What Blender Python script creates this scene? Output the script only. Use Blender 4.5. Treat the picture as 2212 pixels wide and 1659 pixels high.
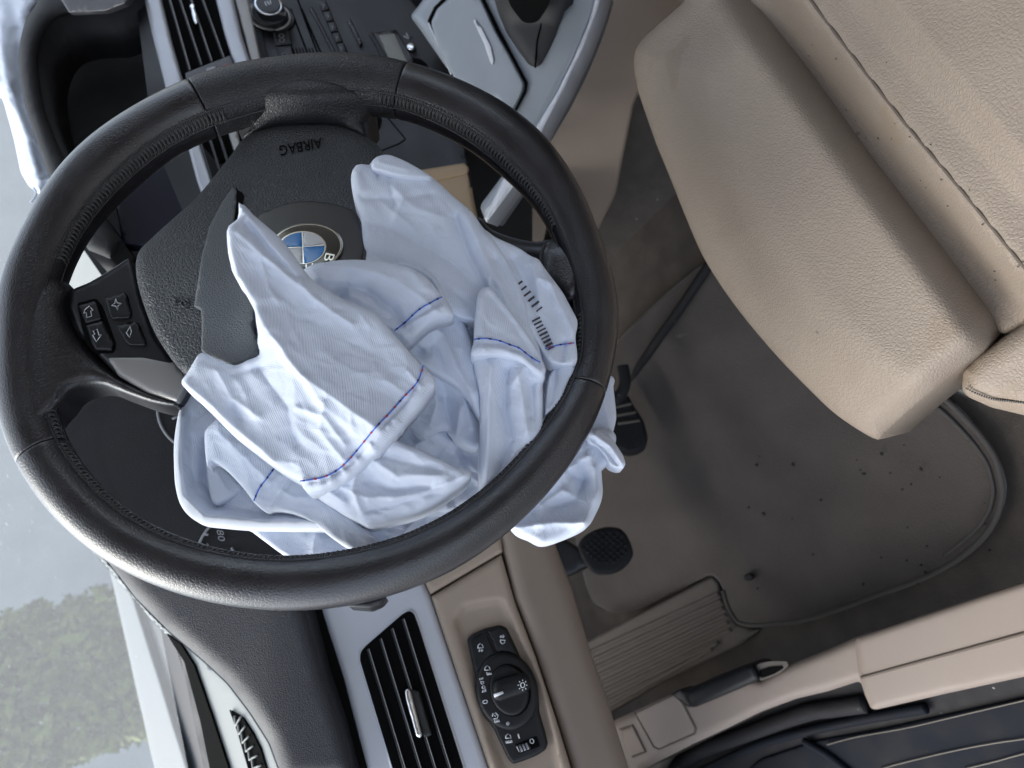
import bpy, math, random
import numpy as np
from mathutils import Vector, Matrix
from mathutils.geometry import delaunay_2d_cdt
random.seed(4); rng = np.random.RandomState(5)
for o in list(bpy.data.objects): bpy.data.objects.remove(o)
scene = bpy.context.scene
R = math.radians

# ------------------------------------------------------------------ camera, world, sun
# car frame in metres: x to the passenger side, y forward, z up, origin in the middle of the steering wheel
f_, cx_, cy_ = 1609., 1106., 829.5
wn = np.array([.08, -.361, -.929]); wn /= np.linalg.norm(wn)
X_ = np.array([-.34, -.88, 0]); X_[2] = -(wn[0]*X_[0]+wn[1]*X_[1])/wn[2]; X_ /= np.linalg.norm(X_)
U_ = np.cross(wn, X_); al = R(25)
M_ = np.array([X_, math.sin(al)*U_-math.cos(al)*wn, math.cos(al)*U_+math.sin(al)*wn])
CAM = -M_ @ np.array([-.1236, -.0527, .4743])
cam = bpy.data.cameras.new('camera'); camo = bpy.data.objects.new('camera', cam)
scene.collection.objects.link(camo); scene.camera = camo
m4 = Matrix.Identity(4)
for i in range(3):
    m4[i][0] = M_[i, 0]; m4[i][1] = -M_[i, 1]; m4[i][2] = -M_[i, 2]; m4[i][3] = CAM[i]
camo.matrix_world = m4
cam.sensor_width = 36; cam.lens = 36*f_/2212; cam.clip_start = .01; cam.clip_end = 400
cam.dof.use_dof = True; cam.dof.focus_distance = .46; cam.dof.aperture_fstop = 10

world = bpy.data.worlds.new('World'); scene.world = world; world.use_nodes = True
SUN_EL, SUN_AZ = R(52), R(-28)       # azimuth from +y towards +x
wt = world.node_tree; sky = wt.nodes.new('ShaderNodeTexSky'); sky.sky_type = 'NISHITA'; sky.sun_disc = False
sky.sun_elevation = SUN_EL; sky.sun_rotation = SUN_AZ; sky.air_density = 1.0; sky.dust_density = 3.5
hs = wt.nodes.new('ShaderNodeHueSaturation'); hs.inputs['Saturation'].default_value = .55
wt.links.new(sky.outputs[0], hs.inputs['Color']); wt.links.new(hs.outputs[0], wt.nodes['Background'].inputs[0]); wt.nodes['Background'].inputs[1].default_value = .15
sl = bpy.data.lights.new('sun', 'SUN'); sl.energy = .8; sl.angle = R(50); sl.color = (1, .96, .9)
so = bpy.data.objects.new('sun', sl); scene.collection.objects.link(so)
sd = Vector((math.sin(SUN_AZ)*math.cos(SUN_EL), math.cos(SUN_AZ)*math.cos(SUN_EL), math.sin(SUN_EL)))
so.rotation_euler = sd.to_track_quat('Z', 'Y').to_euler()
scene.view_settings.view_transform = 'Standard'; scene.view_settings.look = 'None'
scene.view_settings.exposure = 1.65; scene.view_settings.gamma = 1
scene.render.engine = 'CYCLES'
scene.cycles.max_bounces = 8; scene.cycles.diffuse_bounces = 5

# ------------------------------------------------------------------ materials
def mat(name, col, rough=.6, metal=0, bump=None, var=0, vscale=30, spec=.5, coat=0, sheen=0, spots=None, trans=0):
    """bump=(kind, scale, strength, distance) or a list; var = colour variation; spots=(scale, thresh, colour)"""
    m = bpy.data.materials.new(name); m.use_nodes = True; t = m.node_tree; N = t.nodes; L = t.links
    b = N['Principled BSDF']; b.inputs['Base Color'].default_value = (*col, 1); b.inputs['Roughness'].default_value = rough
    b.inputs['Metallic'].default_value = metal; b.inputs['Specular IOR Level'].default_value = spec
    b.inputs['Coat Weight'].default_value = coat; b.inputs['Coat Roughness'].default_value = .22 if coat < .5 else .03; b.inputs['Sheen Weight'].default_value = sheen
    tc = N.new('ShaderNodeTexCoord'); co = tc.outputs['Object']
    csock = None
    if var:
        n = N.new('ShaderNodeTexNoise'); n.inputs['Scale'].default_value = vscale; n.inputs['Detail'].default_value = 6
        L.new(co, n.inputs['Vector'])
        r = N.new('ShaderNodeMapRange'); r.inputs[1].default_value = .3; r.inputs[2].default_value = .7
        r.inputs[3].default_value = 1-var; r.inputs[4].default_value = 1+var; L.new(n.outputs[0], r.inputs[0])
        mx = N.new('ShaderNodeVectorMath'); mx.operation = 'SCALE'; mx.inputs[0].default_value = col
        L.new(r.outputs[0], mx.inputs['Scale']); csock = mx.outputs[0]
        r2 = N.new('ShaderNodeMapRange'); r2.inputs[1].default_value = .3; r2.inputs[2].default_value = .7
        r2.inputs[3].default_value = rough*.85; r2.inputs[4].default_value = min(1, rough*1.15)
        L.new(n.outputs[0], r2.inputs[0]); L.new(r2.outputs[0], b.inputs['Roughness'])
    for sp in (spots or []):
        sc, th, sc2 = sp
        n = N.new('ShaderNodeTexNoise'); n.inputs['Scale'].default_value = sc; n.inputs['Detail'].default_value = 3
        L.new(co, n.inputs['Vector'])
        r = N.new('ShaderNodeMapRange'); r.inputs[1].default_value = th; r.inputs[2].default_value = th+.03; L.new(n.outputs[0], r.inputs[0])
        mx = N.new('ShaderNodeMix'); mx.data_type = 'RGBA'; L.new(r.outputs[0], mx.inputs[0])
        if csock: L.new(csock, mx.inputs[6])
        else: mx.inputs[6].default_value = (*col, 1)
        mx.inputs[7].default_value = (*sc2, 1); csock = mx.outputs[2]
    if csock: L.new(csock, b.inputs['Base Color'])
    prev = None
    if bump and not isinstance(bump, list): bump = [bump]
    for kind, scale, strength, dist in (bump or []):
        if kind == 'voro':
            n = N.new('ShaderNodeTexVoronoi'); n.inputs['Scale'].default_value = scale; n.feature = 'DISTANCE_TO_EDGE'
            w = N.new('ShaderNodeTexNoise'); w.inputs['Scale'].default_value = scale*.35; L.new(co, w.inputs['Vector'])
            a = N.new('ShaderNodeVectorMath'); a.operation = 'MULTIPLY_ADD'; a.inputs[1].default_value = (.55/scale,)*3
            L.new(w.outputs['Color'], a.inputs[0]); L.new(co, a.inputs[2]); L.new(a.outputs[0], n.inputs['Vector'])
            cr = N.new('ShaderNodeMapRange'); cr.inputs[2].default_value = .25; L.new(n.outputs[0], cr.inputs[0]); out = cr.outputs[0]
        elif kind == 'noise':
            n = N.new('ShaderNodeTexNoise'); n.inputs['Scale'].default_value = scale; n.inputs['Detail'].default_value = 5
            L.new(co, n.inputs['Vector']); out = n.outputs[0]
        else:
            out = None
            for d in ('DIAGONAL', 'X'):
                n = N.new('ShaderNodeTexWave'); n.inputs['Scale'].default_value = scale; n.bands_direction = d
                n.inputs['Distortion'].default_value = .6; n.inputs['Detail Scale'].default_value = .3
                mp = N.new('ShaderNodeMapping'); mp.inputs['Rotation'].default_value = (.3, .5, .9 if d == 'X' else 0)
                L.new(co, mp.inputs[0]); L.new(mp.outputs[0], n.inputs['Vector'])
                if out is None: out = n.outputs['Fac']
                else:
                    a = N.new('ShaderNodeMath'); a.operation = 'ADD'; L.new(out, a.inputs[0]); L.new(n.outputs['Fac'], a.inputs[1]); out = a.outputs[0]
        bn = N.new('ShaderNodeBump'); bn.inputs['Strength'].default_value = strength; bn.inputs['Distance'].default_value = dist
        L.new(out, bn.inputs['Height'])
        if prev: L.new(prev, bn.inputs['Normal'])
        prev = bn.outputs[0]
    if prev: L.new(prev, b.inputs['Normal'])
    if trans:
        tr = N.new('ShaderNodeBsdfTranslucent'); tr.inputs[0].default_value = (*col, 1)
        ms = N.new('ShaderNodeMixShader'); ms.inputs[0].default_value = trans
        L.new(b.outputs[0], ms.inputs[1]); L.new(tr.outputs[0], ms.inputs[2]); L.new(ms.outputs[0], N['Material Output'].inputs[0])
    return m
BR = (.285, .225, .175)
M = dict(
 cloth=mat('airbag_cloth', (.69, .75, .87), .68, bump=[('wave', 420, .4, .0003), ('noise', 90, .12, .003)], var=.04, vscale=60, sheen=.15, trans=.05),
 grip=mat('wheel_leather', (.013, .012, .015), .34, bump=[('voro', 520, .28, .0004), ('noise', 35, .12, .003)], var=.35, vscale=40, spec=.7, coat=.4, spots=[(420, .77, (.16, .16, .17))]),
 grain=mat('wheel_grained_leather', (.02, .02, .023), .4, bump=[('voro', 480, .4, .0005)], var=.2, vscale=40),
 cover=mat('hub_grained_plastic', (.070, .075, .08), .5, bump=[('voro', 450, .8, .0007)], var=.12, vscale=30),
 torn=mat('hub_torn_plastic', (.125, .135, .145), .6, bump=[('voro', 620, .5, .0005)], var=.12, vscale=30),
 hole=mat('dark_void', (.002, .002, .002), .9, spec=.1),
 plastic=mat('black_plastic', (.008, .009, .011), .42, bump=('noise', 900, .12, .0003), var=.1),
 satin=mat('satin_black_trim', (.02, .02, .024), .33, bump=('noise', 700, .08, .0003), spots=[(420, .79, (.15, .15, .16))]),
 satgrey=mat('satin_grey_trim', (.34, .33, .32), .42, metal=.3, bump=('noise', 700, .08, .0003)),
 soft=mat('soft_black_dash', (.012, .012, .014), .7, bump=('voro', 650, .3, .0004), var=.15),
 dashleather=mat('dash_upper_skin', (.017, .017, .023), .55, bump=('voro', 620, .35, .0004), var=.12),
 glaredash=mat('dash_sky_glare', (.34, .35, .34), .7, bump=('noise', 500, .2, .0003), var=.06),  # light grey stands for sky glare on the dark dash plastic
 silver=mat('silver_trim', (.50, .52, .57), .42, metal=.35, bump=('noise', 800, .04, .0003), var=.03),
 silver2=mat('console_silver', (.24, .265, .30), .45, metal=.35, var=.04),
 chrome=mat('chrome', (.8, .82, .85), .14, metal=1),
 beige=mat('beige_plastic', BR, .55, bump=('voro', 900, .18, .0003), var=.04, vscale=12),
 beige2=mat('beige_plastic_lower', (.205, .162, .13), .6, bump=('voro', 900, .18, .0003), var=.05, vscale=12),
 tan=mat('tan_plastic', (.36, .26, .16), .55, bump=('noise', 400, .1, .0004), var=.05),
 seat=mat('beige_leather', (.235, .193, .155), .5, bump=[('voro', 420, .45, .0005)], var=.08, vscale=7, spec=.35,
          spots=[(75, .76, (.15, .125, .11)), (14, .66, (.225, .18, .138))]),
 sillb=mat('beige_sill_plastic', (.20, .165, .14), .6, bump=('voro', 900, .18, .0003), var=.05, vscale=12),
 frit=mat('grey_cowl', (.05, .057, .062), .7),
 seam=mat('leather_seam_shade', (.09, .07, .055), .8),
 stitch=mat('thread_dark', (.05, .05, .05), .7),
 stitchb=mat('thread_beige', (.2, .16, .12), .8),
 carpet=mat('floor_carpet', (.068, .058, .049), .95, bump=[('noise', 900, .9, .002)], var=.25, vscale=35, spec=.1, sheen=.2,
            spots=[(130, .75, (.3, .29, .27))]),
 matm=mat('mat_velour', (.066, .058, .053), .95, bump=[('noise', 700, .8, .0015)], var=.2, vscale=14, spec=.1, sheen=.3,
          spots=[(48, .8, (.04, .036, .033)), (110, .78, (.25, .24, .22))]),
 matedge=mat('mat_binding', (.055, .050, .047), .85, bump=('noise', 500, .5, .001)),
 rest=mat('footrest_plastic', (.095, .083, .072), .75, bump=('noise', 300, .4, .001), var=.15, vscale=50),
 rubber=mat('black_rubber', (.013, .013, .015), .75, spec=.25, bump=('noise', 220, .4, .001), var=.3, vscale=60, spots=[(160, .72, (.2, .2, .19))]),
 blackgloss=mat('dark_blue_paint', (.005, .007, .011), .7, spec=.12, var=.3, vscale=30, bump=('noise', 90, .2, .002), spots=[(260, .77, (.2, .2, .19))]),
 thin=mat('brass_line', (.09, .08, .065), .5),
 blue=mat('blue_thread', (.07, .16, .62), .6), navy=mat('navy_thread', (.02, .03, .16), .6), red=mat('red_dot', (.45, .02, .03), .6),
 ink=mat('black_ink', (.06, .055, .07), .7),
 white=mat('white_print', (.75, .77, .8), .5), greyp=mat('grey_print', (.3, .3, .32), .5),
 hazard=mat('dark_grey_panel', (.10, .105, .12), .5),
 eblue=mat('emblem_blue', (.03, .22, .58), .15, coat=.5), ewhite=mat('emblem_white', (.62, .63, .66), .18, coat=.5),
 eblack=mat('emblem_black', (.006, .006, .006), .08, coat=1), esil=mat('emblem_rim', (.75, .74, .68), .25, metal=1),
 screen=mat('display_glass', (.018, .02, .035), .12), lcd=mat('lcd_grey', (.17, .17, .15), .3),
 asphalt=mat('asphalt', (.15, .155, .16), .9, var=.2, vscale=4), hedge=mat('hedge_leaf', (.12, .15, .035), .7, var=.5, vscale=8),
 wall=mat('grey_render', (.38, .40, .41), .9, var=.1, vscale=2), bonnet=mat('pale_scuttle_paint', (.11, .125, .13), .6),
 black=mat('switch_black', (.006, .0065, .008), .45, spec=.3, bump=('noise', 900, .1, .0003)),
 headliner=mat('headliner', (.55, .52, .48), .9), body=mat('body_inner', (.3, .28, .26), .8),
)

# ------------------------------------------------------------------ tracing helpers
D_X, D_Y, D_Z = M_[0], M_[1], M_[2]
class Surf:
    """a plane in the car with a height function over it; s(x, y, off) gives points in metres"""
    def __init__(s, p, n, h=None):
        s.p = np.array(p, float); s.n = np.array(n, float); s.n /= np.linalg.norm(s.n); s.h = h
    def __call__(s, x, y, off=0.):
        x = np.asarray(x, float); y = np.asarray(y, float)
        d = np.stack([(x-cx_)/f_, (y-cy_)/f_, np.ones_like(x)], -1) @ M_.T
        o = off + (s.h(x, y) if s.h else 0)
        t = ((s.p-CAM) @ s.n + o)/(d @ s.n)
        return CAM + d*np.asarray(t)[..., None]
    def scale(s, x, y):      # metres per traced unit
        q = s(np.array([x]), np.array([y]))[0]; return float(((q-CAM) @ M_)[2])/f_
def with_h(s, h): return Surf(s.p, s.n, h)
def sstep(t): t = np.clip(t, 0, 1); return t*t*(3-2*t)

def catmull(pts, step=7, closed=True):
    p = np.array(pts, float); n = len(p); out = []
    rngi = range(n) if closed else range(n-1)
    for i in rngi:
        if closed: a, b, c, d = p[i-1], p[i], p[(i+1) % n], p[(i+2) % n]
        else: a, b, c, d = p[max(i-1, 0)], p[i], p[i+1], p[min(i+2, n-1)]
        k = max(1, int(np.linalg.norm(c-b)/step))
        for j in range(k):
            t = j/k
            out.append(.5*((2*b)+(-a+c)*t+(2*a-5*b+4*c-d)*t*t+(-a+3*b-3*c+d)*t**3))
    if not closed: out.append(p[-1])
    return np.array(out)
def poly(pts, corner=0, step=12):
    p = np.array(pts, float); n = len(p); q = []
    for i in range(n):
        a, b, c = p[i-1], p[i], p[(i+1) % n]
        la, lc = np.linalg.norm(a-b), np.linalg.norm(c-b)
        r = min(corner, la*.45, lc*.45)
        if r < .3: q.append(b); continue
        s, e = b+(a-b)*r/la, b+(c-b)*r/lc
        for t in (0, .25, .5, .75, 1): q.append((1-t)**2*s+2*t*(1-t)*b+t*t*e)
    q = np.array(q); out = []
    for i in range(len(q)):
        b, c = q[i], q[(i+1) % len(q)]; k = max(1, int(np.linalg.norm(c-b)/step))
        for j in range(k): out.append(b+(c-b)*j/k)
    return np.array(out)
def inside(P, poly_):
    x, y = P[:, 0][:, None], P[:, 1][:, None]; a = poly_; b = np.roll(poly_, -1, 0)
    cond = (a[:, 1] > y) != (b[:, 1] > y)
    with np.errstate(divide='ignore', invalid='ignore'):
        xi = (b[:, 0]-a[:, 0])*(y-a[:, 1])/(b[:, 1]-a[:, 1])+a[:, 0]
    return (np.where(cond, x < xi, False).sum(1) % 2) == 1
def segdist(P, a, b):
    out = np.full(len(P), 1e9)
    for k in range(0, len(P), 4000):
        q = P[k:k+4000][:, None]; ab = (b-a)[None]
        t = np.clip(((q-a[None])*ab).sum(-1)/np.maximum((ab**2).sum(-1), 1e-9), 0, 1)
        out[k:k+4000] = np.linalg.norm(q-(a[None]+ab*t[..., None]), axis=-1).min(1)
    return out
def pdist(P, line):
    l = np.array(line, float); return segdist(P, l[:-1], l[1:])

# ------------------------------------------------------------------ objects
def root_of(p):
    while p.parent: p = p.parent
    return p
def link(name, verts, faces, mtl, parent=None, smooth=True, label=None, cat=None, group=None, kind=None):
    v = np.array(verts, float)
    me = bpy.data.meshes.new(name)
    if parent is not None:
        org = np.array(root_of(parent)['org'])
    else:
        org = np.array([v[:, 0].mean(), v[:, 1].mean(), v[:, 2].min()])
    me.from_pydata((v-org).tolist(), [], [tuple(int(i) for i in f) for f in faces]); me.update()
    if smooth: me.polygons.foreach_set('use_smooth', [True]*len(me.polygons))
    me.materials.append(mtl)
    o = bpy.data.objects.new(name, me); scene.collection.objects.link(o)
    if parent is not None: o.parent = parent
    else: o.location = org; o['org'] = org.tolist()
    tagit(o, label, cat, group, kind)
    return o
def tagit(o, label=None, cat=None, group=None, kind=None):
    for k, v in (('label', label), ('category', cat), ('group', group), ('kind', kind)):
        if v: o[k] = v
def thing(name, label, cat, base, group=None):
    o = bpy.data.objects.new(name, None); o.location = base; o['org'] = list(map(float, base)); o.empty_display_size = .02
    scene.collection.objects.link(o); tagit(o, label, cat, group); return o
RING = (0, .04, .12, .25, .45, .7, 1.)
def slab_geo(outline, S, depth=.01, rnd=.002, h=None, res=14, off=0., back=True):
    o = np.array(outline, float)
    area = .5*np.sum(o[:, 0]*np.roll(o[:, 1], -1)-np.roll(o[:, 0], -1)*o[:, 1])
    if area < 0: o = o[::-1]
    c = o.mean(0); sc = S.scale(*c); rp = rnd/sc
    nb = len(o); a, b = o, np.roll(o, -1, 0)
    pts = [o]
    tan = np.roll(o, -1, 0)-np.roll(o, 1, 0); tan /= np.maximum(np.linalg.norm(tan, axis=1), 1e-6)[:, None]
    nrm = np.stack([-tan[:, 1], tan[:, 0]], 1)
    if rp > .25:
        for k in RING[1:]:
            q = o+nrm*rp*k
            ok = inside(q, o); q = q[ok]
            if len(q):
                d = segdist(q, a, b); pts.append(q[d > rp*k*.93])
    lo, hi = o.min(0), o.max(0)
    gx, gy = np.meshgrid(np.arange(lo[0], hi[0], res), np.arange(lo[1], hi[1], res*.866))
    gx = gx+(np.arange(gx.shape[0]) % 2)[:, None]*res*.5
    g = np.stack([gx.ravel(), gy.ravel()], 1); g = g[inside(g, o)]
    if len(g):
        d = segdist(g, a, b); g = g[d > max(rp*1.05, res*.35)]; pts.append(g)
    P = np.concatenate(pts)
    res_ = delaunay_2d_cdt([Vector(p) for p in P], [(i, (i+1) % nb) for i in range(nb)], [], 1, .05)
    V = np.array([tuple(v) for v in res_[0]]); F = [list(f) for f in res_[2]]
    d = segdist(V, a, b)
    drop = np.zeros(len(V))
    if rp > .25:
        e = np.clip(rp-d, 0, rp)/rp; drop = rnd*(1-np.sqrt(np.maximum(0, 1-e*e)))
    hh = h(V[:, 0], V[:, 1]) if h else 0
    W = S(V[:, 0], V[:, 1], off+hh-drop)
    # orient faces towards +n
    f0 = F[len(F)//2]; q = W[f0]; nn = np.cross(q[1]-q[0], q[2]-q[0])
    if nn @ S.n < 0: F = [f[::-1] for f in F]
    orig = res_[3]; idx = {}
    for i, ol in enumerate(orig):
        for k in ol:
            if k < nb: idx[k] = i
    loop = [idx[k] for k in range(nb) if k in idx]
    if depth > 0:
        n0 = len(W); B = W[loop]-S.n*depth; W = np.concatenate([W, B]); m = len(loop)
        cen = W[:n0].mean(0)
        for k in range(m):
            i, j = loop[k], loop[(k+1) % m]
            if i == j: continue
            f = [i, j, n0+(k+1) % m, n0+k]
            F.append(f)
        if back: F.append([n0+k for k in range(m)][::-1])
        # orientation of skirt: test first quad against outward direction
        fq = F[-2 if back else -1]; q = W[fq]; nn = np.cross(q[1]-q[0], q[2]-q[0])
        k = m-1; outw = -(S(o[k:k+1, 0]+nrm[k, 0]*2, o[k:k+1, 1]+nrm[k, 1]*2)-S(o[k:k+1, 0], o[k:k+1, 1]))[0]
        if nn @ outw < 0:
            st = len(F)-m-(1 if back else 0)
            for k in range(st, len(F)-(1 if back else 0)): F[k] = F[k][::-1]
        if back:
            q = W[F[-1]]; nn = sum(np.cross(q[i]-q[0], q[i+1]-q[0]) for i in range(1, len(q)-1))
            if nn @ S.n > 0: F[-1] = F[-1][::-1]
    return W, F
def slab(name, outline, S, mtl, parent=None, depth=.01, rnd=.002, h=None, res=14, off=0., curve=False, corner=0, back=True, **kw):
    o = catmull(outline) if curve else poly(outline, corner)
    W, F = slab_geo(o, S, depth, rnd, h, res, off, back)
    return link(name, W, F, mtl, parent, smooth=rnd > 0 or h is not None, **kw)
def tube_geo(P, r, sides=6, cap=True):
    P = np.array(P, float); n = len(P); rr = np.full(n, r) if np.isscalar(r) else np.array(r)
    T = np.gradient(P, axis=0); T /= np.maximum(np.linalg.norm(T, axis=1), 1e-9)[:, None]
    ref = np.array([.3, .5, .81]); V = []; F = []
    A = np.cross(T, ref); A /= np.linalg.norm(A, axis=1)[:, None]; B = np.cross(T, A)
    for i in range(n):
        for k in range(sides):
            t = 2*math.pi*k/sides; V.append(P[i]+rr[i]*(math.cos(t)*A[i]+math.sin(t)*B[i]))
    for i in range(n-1):
        for k in range(sides):
            k2 = (k+1) % sides; F.append([i*sides+k, i*sides+k2, (i+1)*sides+k2, (i+1)*sides+k])
    if cap: F.append(list(range(sides))[::-1]); F.append([(n-1)*sides+k for k in range(sides)])
    return V, F
def join(parts):
    V = []; F = []
    for v, f in parts:
        k = len(V); V += list(v); F += [[i+k for i in ff] for ff in f]
    return V, F
def lines(name, plist, S, r, mtl, parent=None, off=0., curve=False, sides=5, **kw):
    """thin raised strokes along traced lines lying on the surface S"""
    g = []
    for p in plist:
        p = catmull(p, 3, False) if curve else np.array(p, float)
        if not curve:
            q = []
            for a, b in zip(p[:-1], p[1:]):
                k = max(1, int(np.linalg.norm(b-a)/6)); q += [a+(b-a)*j/k for j in range(k)]
            q.append(p[-1]); p = np.array(q)
        g.append(tube_geo(S(p[:, 0], p[:, 1], off), r, sides))
    V, F = join(g); return link(name, V, F, mtl, parent, **kw)
def ell(c, rx, ry=None, n=40, a0=0, a1=360, rot=0):
    ry = ry or rx; t = np.radians(np.linspace(a0, a1, n, endpoint=a1-a0 != 360)); r = R(rot)
    x, y = rx*np.cos(t), ry*np.sin(t)
    return np.stack([c[0]+x*math.cos(r)-y*math.sin(r), c[1]+x*math.sin(r)+y*math.cos(r)], 1)
def circle3(S, c, rad, off=0., n=40):
    """outline in traced units of a true circle of radius rad (m) on the surface around the traced point c"""
    q = S(np.array([c[0]]), np.array([c[1]]), off)[0]; a = np.cross(S.n, [0, 0, 1.]); a /= np.linalg.norm(a); b = np.cross(S.n, a)
    t = np.linspace(0, 2*np.pi, n, endpoint=False); P = q+rad*(np.cos(t)[:, None]*a+np.sin(t)[:, None]*b)
    v = (P-CAM) @ M_; return np.stack([cx_+f_*v[:, 0]/v[:, 2], cy_+f_*v[:, 1]/v[:, 2]], 1)
def text(name, s, S, a, b, height_px, mtl, parent, off=.0003, ext=.0003, flip=False, width=None, up=None):
    """lettering whose baseline runs from traced a to traced b on S; up = traced direction of letter tops"""
    cu = bpy.data.curves.new(name, 'FONT'); cu.body = s; cu.size = 1; cu.extrude = .02; cu.resolution_u = 3
    tmp = bpy.data.objects.new('t', cu); scene.collection.objects.link(tmp)
    dg = bpy.context.evaluated_depsgraph_get(); me = tmp.evaluated_get(dg).to_mesh()
    v = np.array([tuple(q.co) for q in me.vertices]); F = [list(p.vertices) for p in me.polygons]
    tmp.evaluated_get(dg).to_mesh_clear(); bpy.data.objects.remove(tmp)
    x0, x1 = v[:, 0].min(), v[:, 0].max(); h1 = v[:, 1].max()
    a = np.array(a, float); b = np.array(b, float); u = (v[:, 0]-x0)/(x1-x0)
    upv = np.array(up, float) if up is not None else np.array([(b-a)[1], -(b-a)[0]])
    upv = upv/np.linalg.norm(upv)*height_px
    p = a+(b-a)*u[:, None]+upv*(v[:, 1]/h1)[:, None]
    W = S(p[:, 0], p[:, 1], off+v[:, 2]/.02*ext)
    return link(name, W, F, mtl, parent, smooth=False)
def box(name, lo, hi, mtl, parent=None, **kw):
    x0, y0, z0 = lo; x1, y1, z1 = hi
    V = [(x0,y0,z0),(x1,y0,z0),(x1,y1,z0),(x0,y1,z0),(x0,y0,z1),(x1,y0,z1),(x1,y1,z1),(x0,y1,z1)]
    F = [(0,3,2,1),(4,5,6,7),(0,1,5,4),(1,2,6,5),(2,3,7,6),(3,0,4,7)]
    return link(name, V, F, mtl, parent, smooth=False, **kw)

# gradient noise on traced coordinates
_perm = rng.permutation(256); _g = rng.uniform(0, 2*np.pi, 256)
def gnoise(x, y, seed=0):
    xi = np.floor(x).astype(int); yi = np.floor(y).astype(int); xf, yf = x-xi, y-yi
    def gr(i, j, dx, dy):
        a = _g[_perm[(_perm[(i+seed) & 255]+j) & 255]]; return np.cos(a)*dx+np.sin(a)*dy
    u, v = xf**3*(xf*(xf*6-15)+10), yf**3*(yf*(yf*6-15)+10)
    n0 = gr(xi, yi, xf, yf)*(1-u)+gr(xi+1, yi, xf-1, yf)*u
    n1 = gr(xi, yi+1, xf, yf-1)*(1-u)+gr(xi+1, yi+1, xf-1, yf-1)*u
    return (n0*(1-v)+n1*v)*1.4
def ridged(x, y, seed, L, ang, stretch=2.5):
    c, s = math.cos(R(ang)), math.sin(R(ang)); u, v = (x*c+y*s)/(L*stretch), (-x*s+y*c)/L
    w = gnoise(u*1.3, v*1.3, seed+7)*.6
    return 1-2*np.abs(gnoise(u+w, v+w, seed))

# ------------------------------------------------------------------ the surfaces of the cabin
S_W = Surf((0, 0, 0), (0, -math.cos(al), math.sin(al)))            # plane of the wheel rim
S_D = Surf((0, .17, -.06), (0, -.93, .36))                         # dash fascia
S_D2 = Surf((0, .20, -.02), (0, -.90, .43))                        # behind the fascia
S_T = Surf((0, .40, .045), (0, -.25, .97))                         # dash top
S_F = Surf((0, 0, -.60), (0, 0, 1))                                # floor
S_S = Surf((0, -.1, -.30), (0, -.12, .99))                         # seat cushion
S_SILL = Surf((-.36, 0, -.42), (.22, 0, .975))                     # door sill
S_CS = Surf((.27, .1, -.3), (-.95, 0, .3))                         # console side
S_CT = Surf((.33, .15, -.17), (-.1, -.45, .89))                    # console top

# ================================================================== STEERING WHEEL
wheel = thing('steering_wheel', 'black leather three-spoke steering wheel with torn airbag cover, turned a quarter turn', 'steering wheel', (0, 0, 0))
outp = np.array([(596,140),(488,158),(412,186),(297,243),(189,318),(113,399),(80,488),(41,529),(16,577),(0,622),(-5,700),(-6,780),(0,915),(32,998),(87,1084),(173,1174),(242,1223),(346,1271),(450,1302),(589,1321),(651,1321),(770,1309),(871,1279),(978,1237),(1058,1183),(1138,1116),(1218,1024),(1281,925),(1310,852),(1326,785),(1339,705),(1335,640),(1300,530),(1247,400),(1174,298),(1106,244),(1003,189),(893,151),(831,137),(694,129)], float)
outp[6] = (62, 488)
innp = np.array([(458,285),(377,324),(297,389),(243,440),(191,505),(159,570),(138,625),(125,700),(120,780),(124,850),(130,899),(153,960),(194,1014),(255,1080),(325,1129),(421,1170),(516,1192),(628,1200),(762,1184),(867,1157),(930,1129),(1042,1056),(1122,976),(1170,912),(1214,848),(1243,782),(1240,700),(1225,610),(1191,515),(1157,446),(1123,412),(1071,364),(1003,309),(934,274),(865,244),(786,240),(700,232),(620,238),(539,262)], float)
eX = np.array([1., 0, 0]); eU = np.array([0, math.sin(al), math.cos(al)]); eN = S_W.n
def polar(px):
    P = S_W(px[:, 0], px[:, 1]); a, b = P @ eX, P @ eU
    return np.arctan2(b, a), np.hypot(a, b)
def perint(th, r):
    i = np.argsort(th); th, r = th[i], r[i]
    th = np.concatenate([th-2*np.pi, th, th+2*np.pi]); r = np.concatenate([r, r, r])
    g = np.linspace(-np.pi, np.pi, 361)[:-1]; v = np.interp(g, th, r)
    k = np.exp(-np.linspace(-2.5, 2.5, 25)**2/2); k /= k.sum()
    v = np.convolve(np.concatenate([v[-12:], v, v[:12]]), k, 'valid')
    return lambda t: np.interp((np.asarray(t)+np.pi) % (2*np.pi), np.linspace(0, 2*np.pi, 361), np.append(v, v[0]))
fo, fi = perint(*polar(outp)), perint(*polar(innp))
def ang(x, y): return float(polar(np.array([(x, y)], float))[0][0])
def rimpt(t, phi, k=1., hk=.96):
    rc = (fo(t)+fi(t))/2; hw = (fo(t)-fi(t))/2*hk
    er = np.cos(t)[..., None]*eX+np.sin(t)[..., None]*eU
    return er*(rc+k*hw*np.cos(phi))[..., None]+eN*(k*hw*.97*np.sin(phi))[..., None]
seams = sorted([ang(435, 229), ang(871, 196), ang(1268, 836), ang(95, 978)])
top_a = ang(650, 195)
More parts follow.
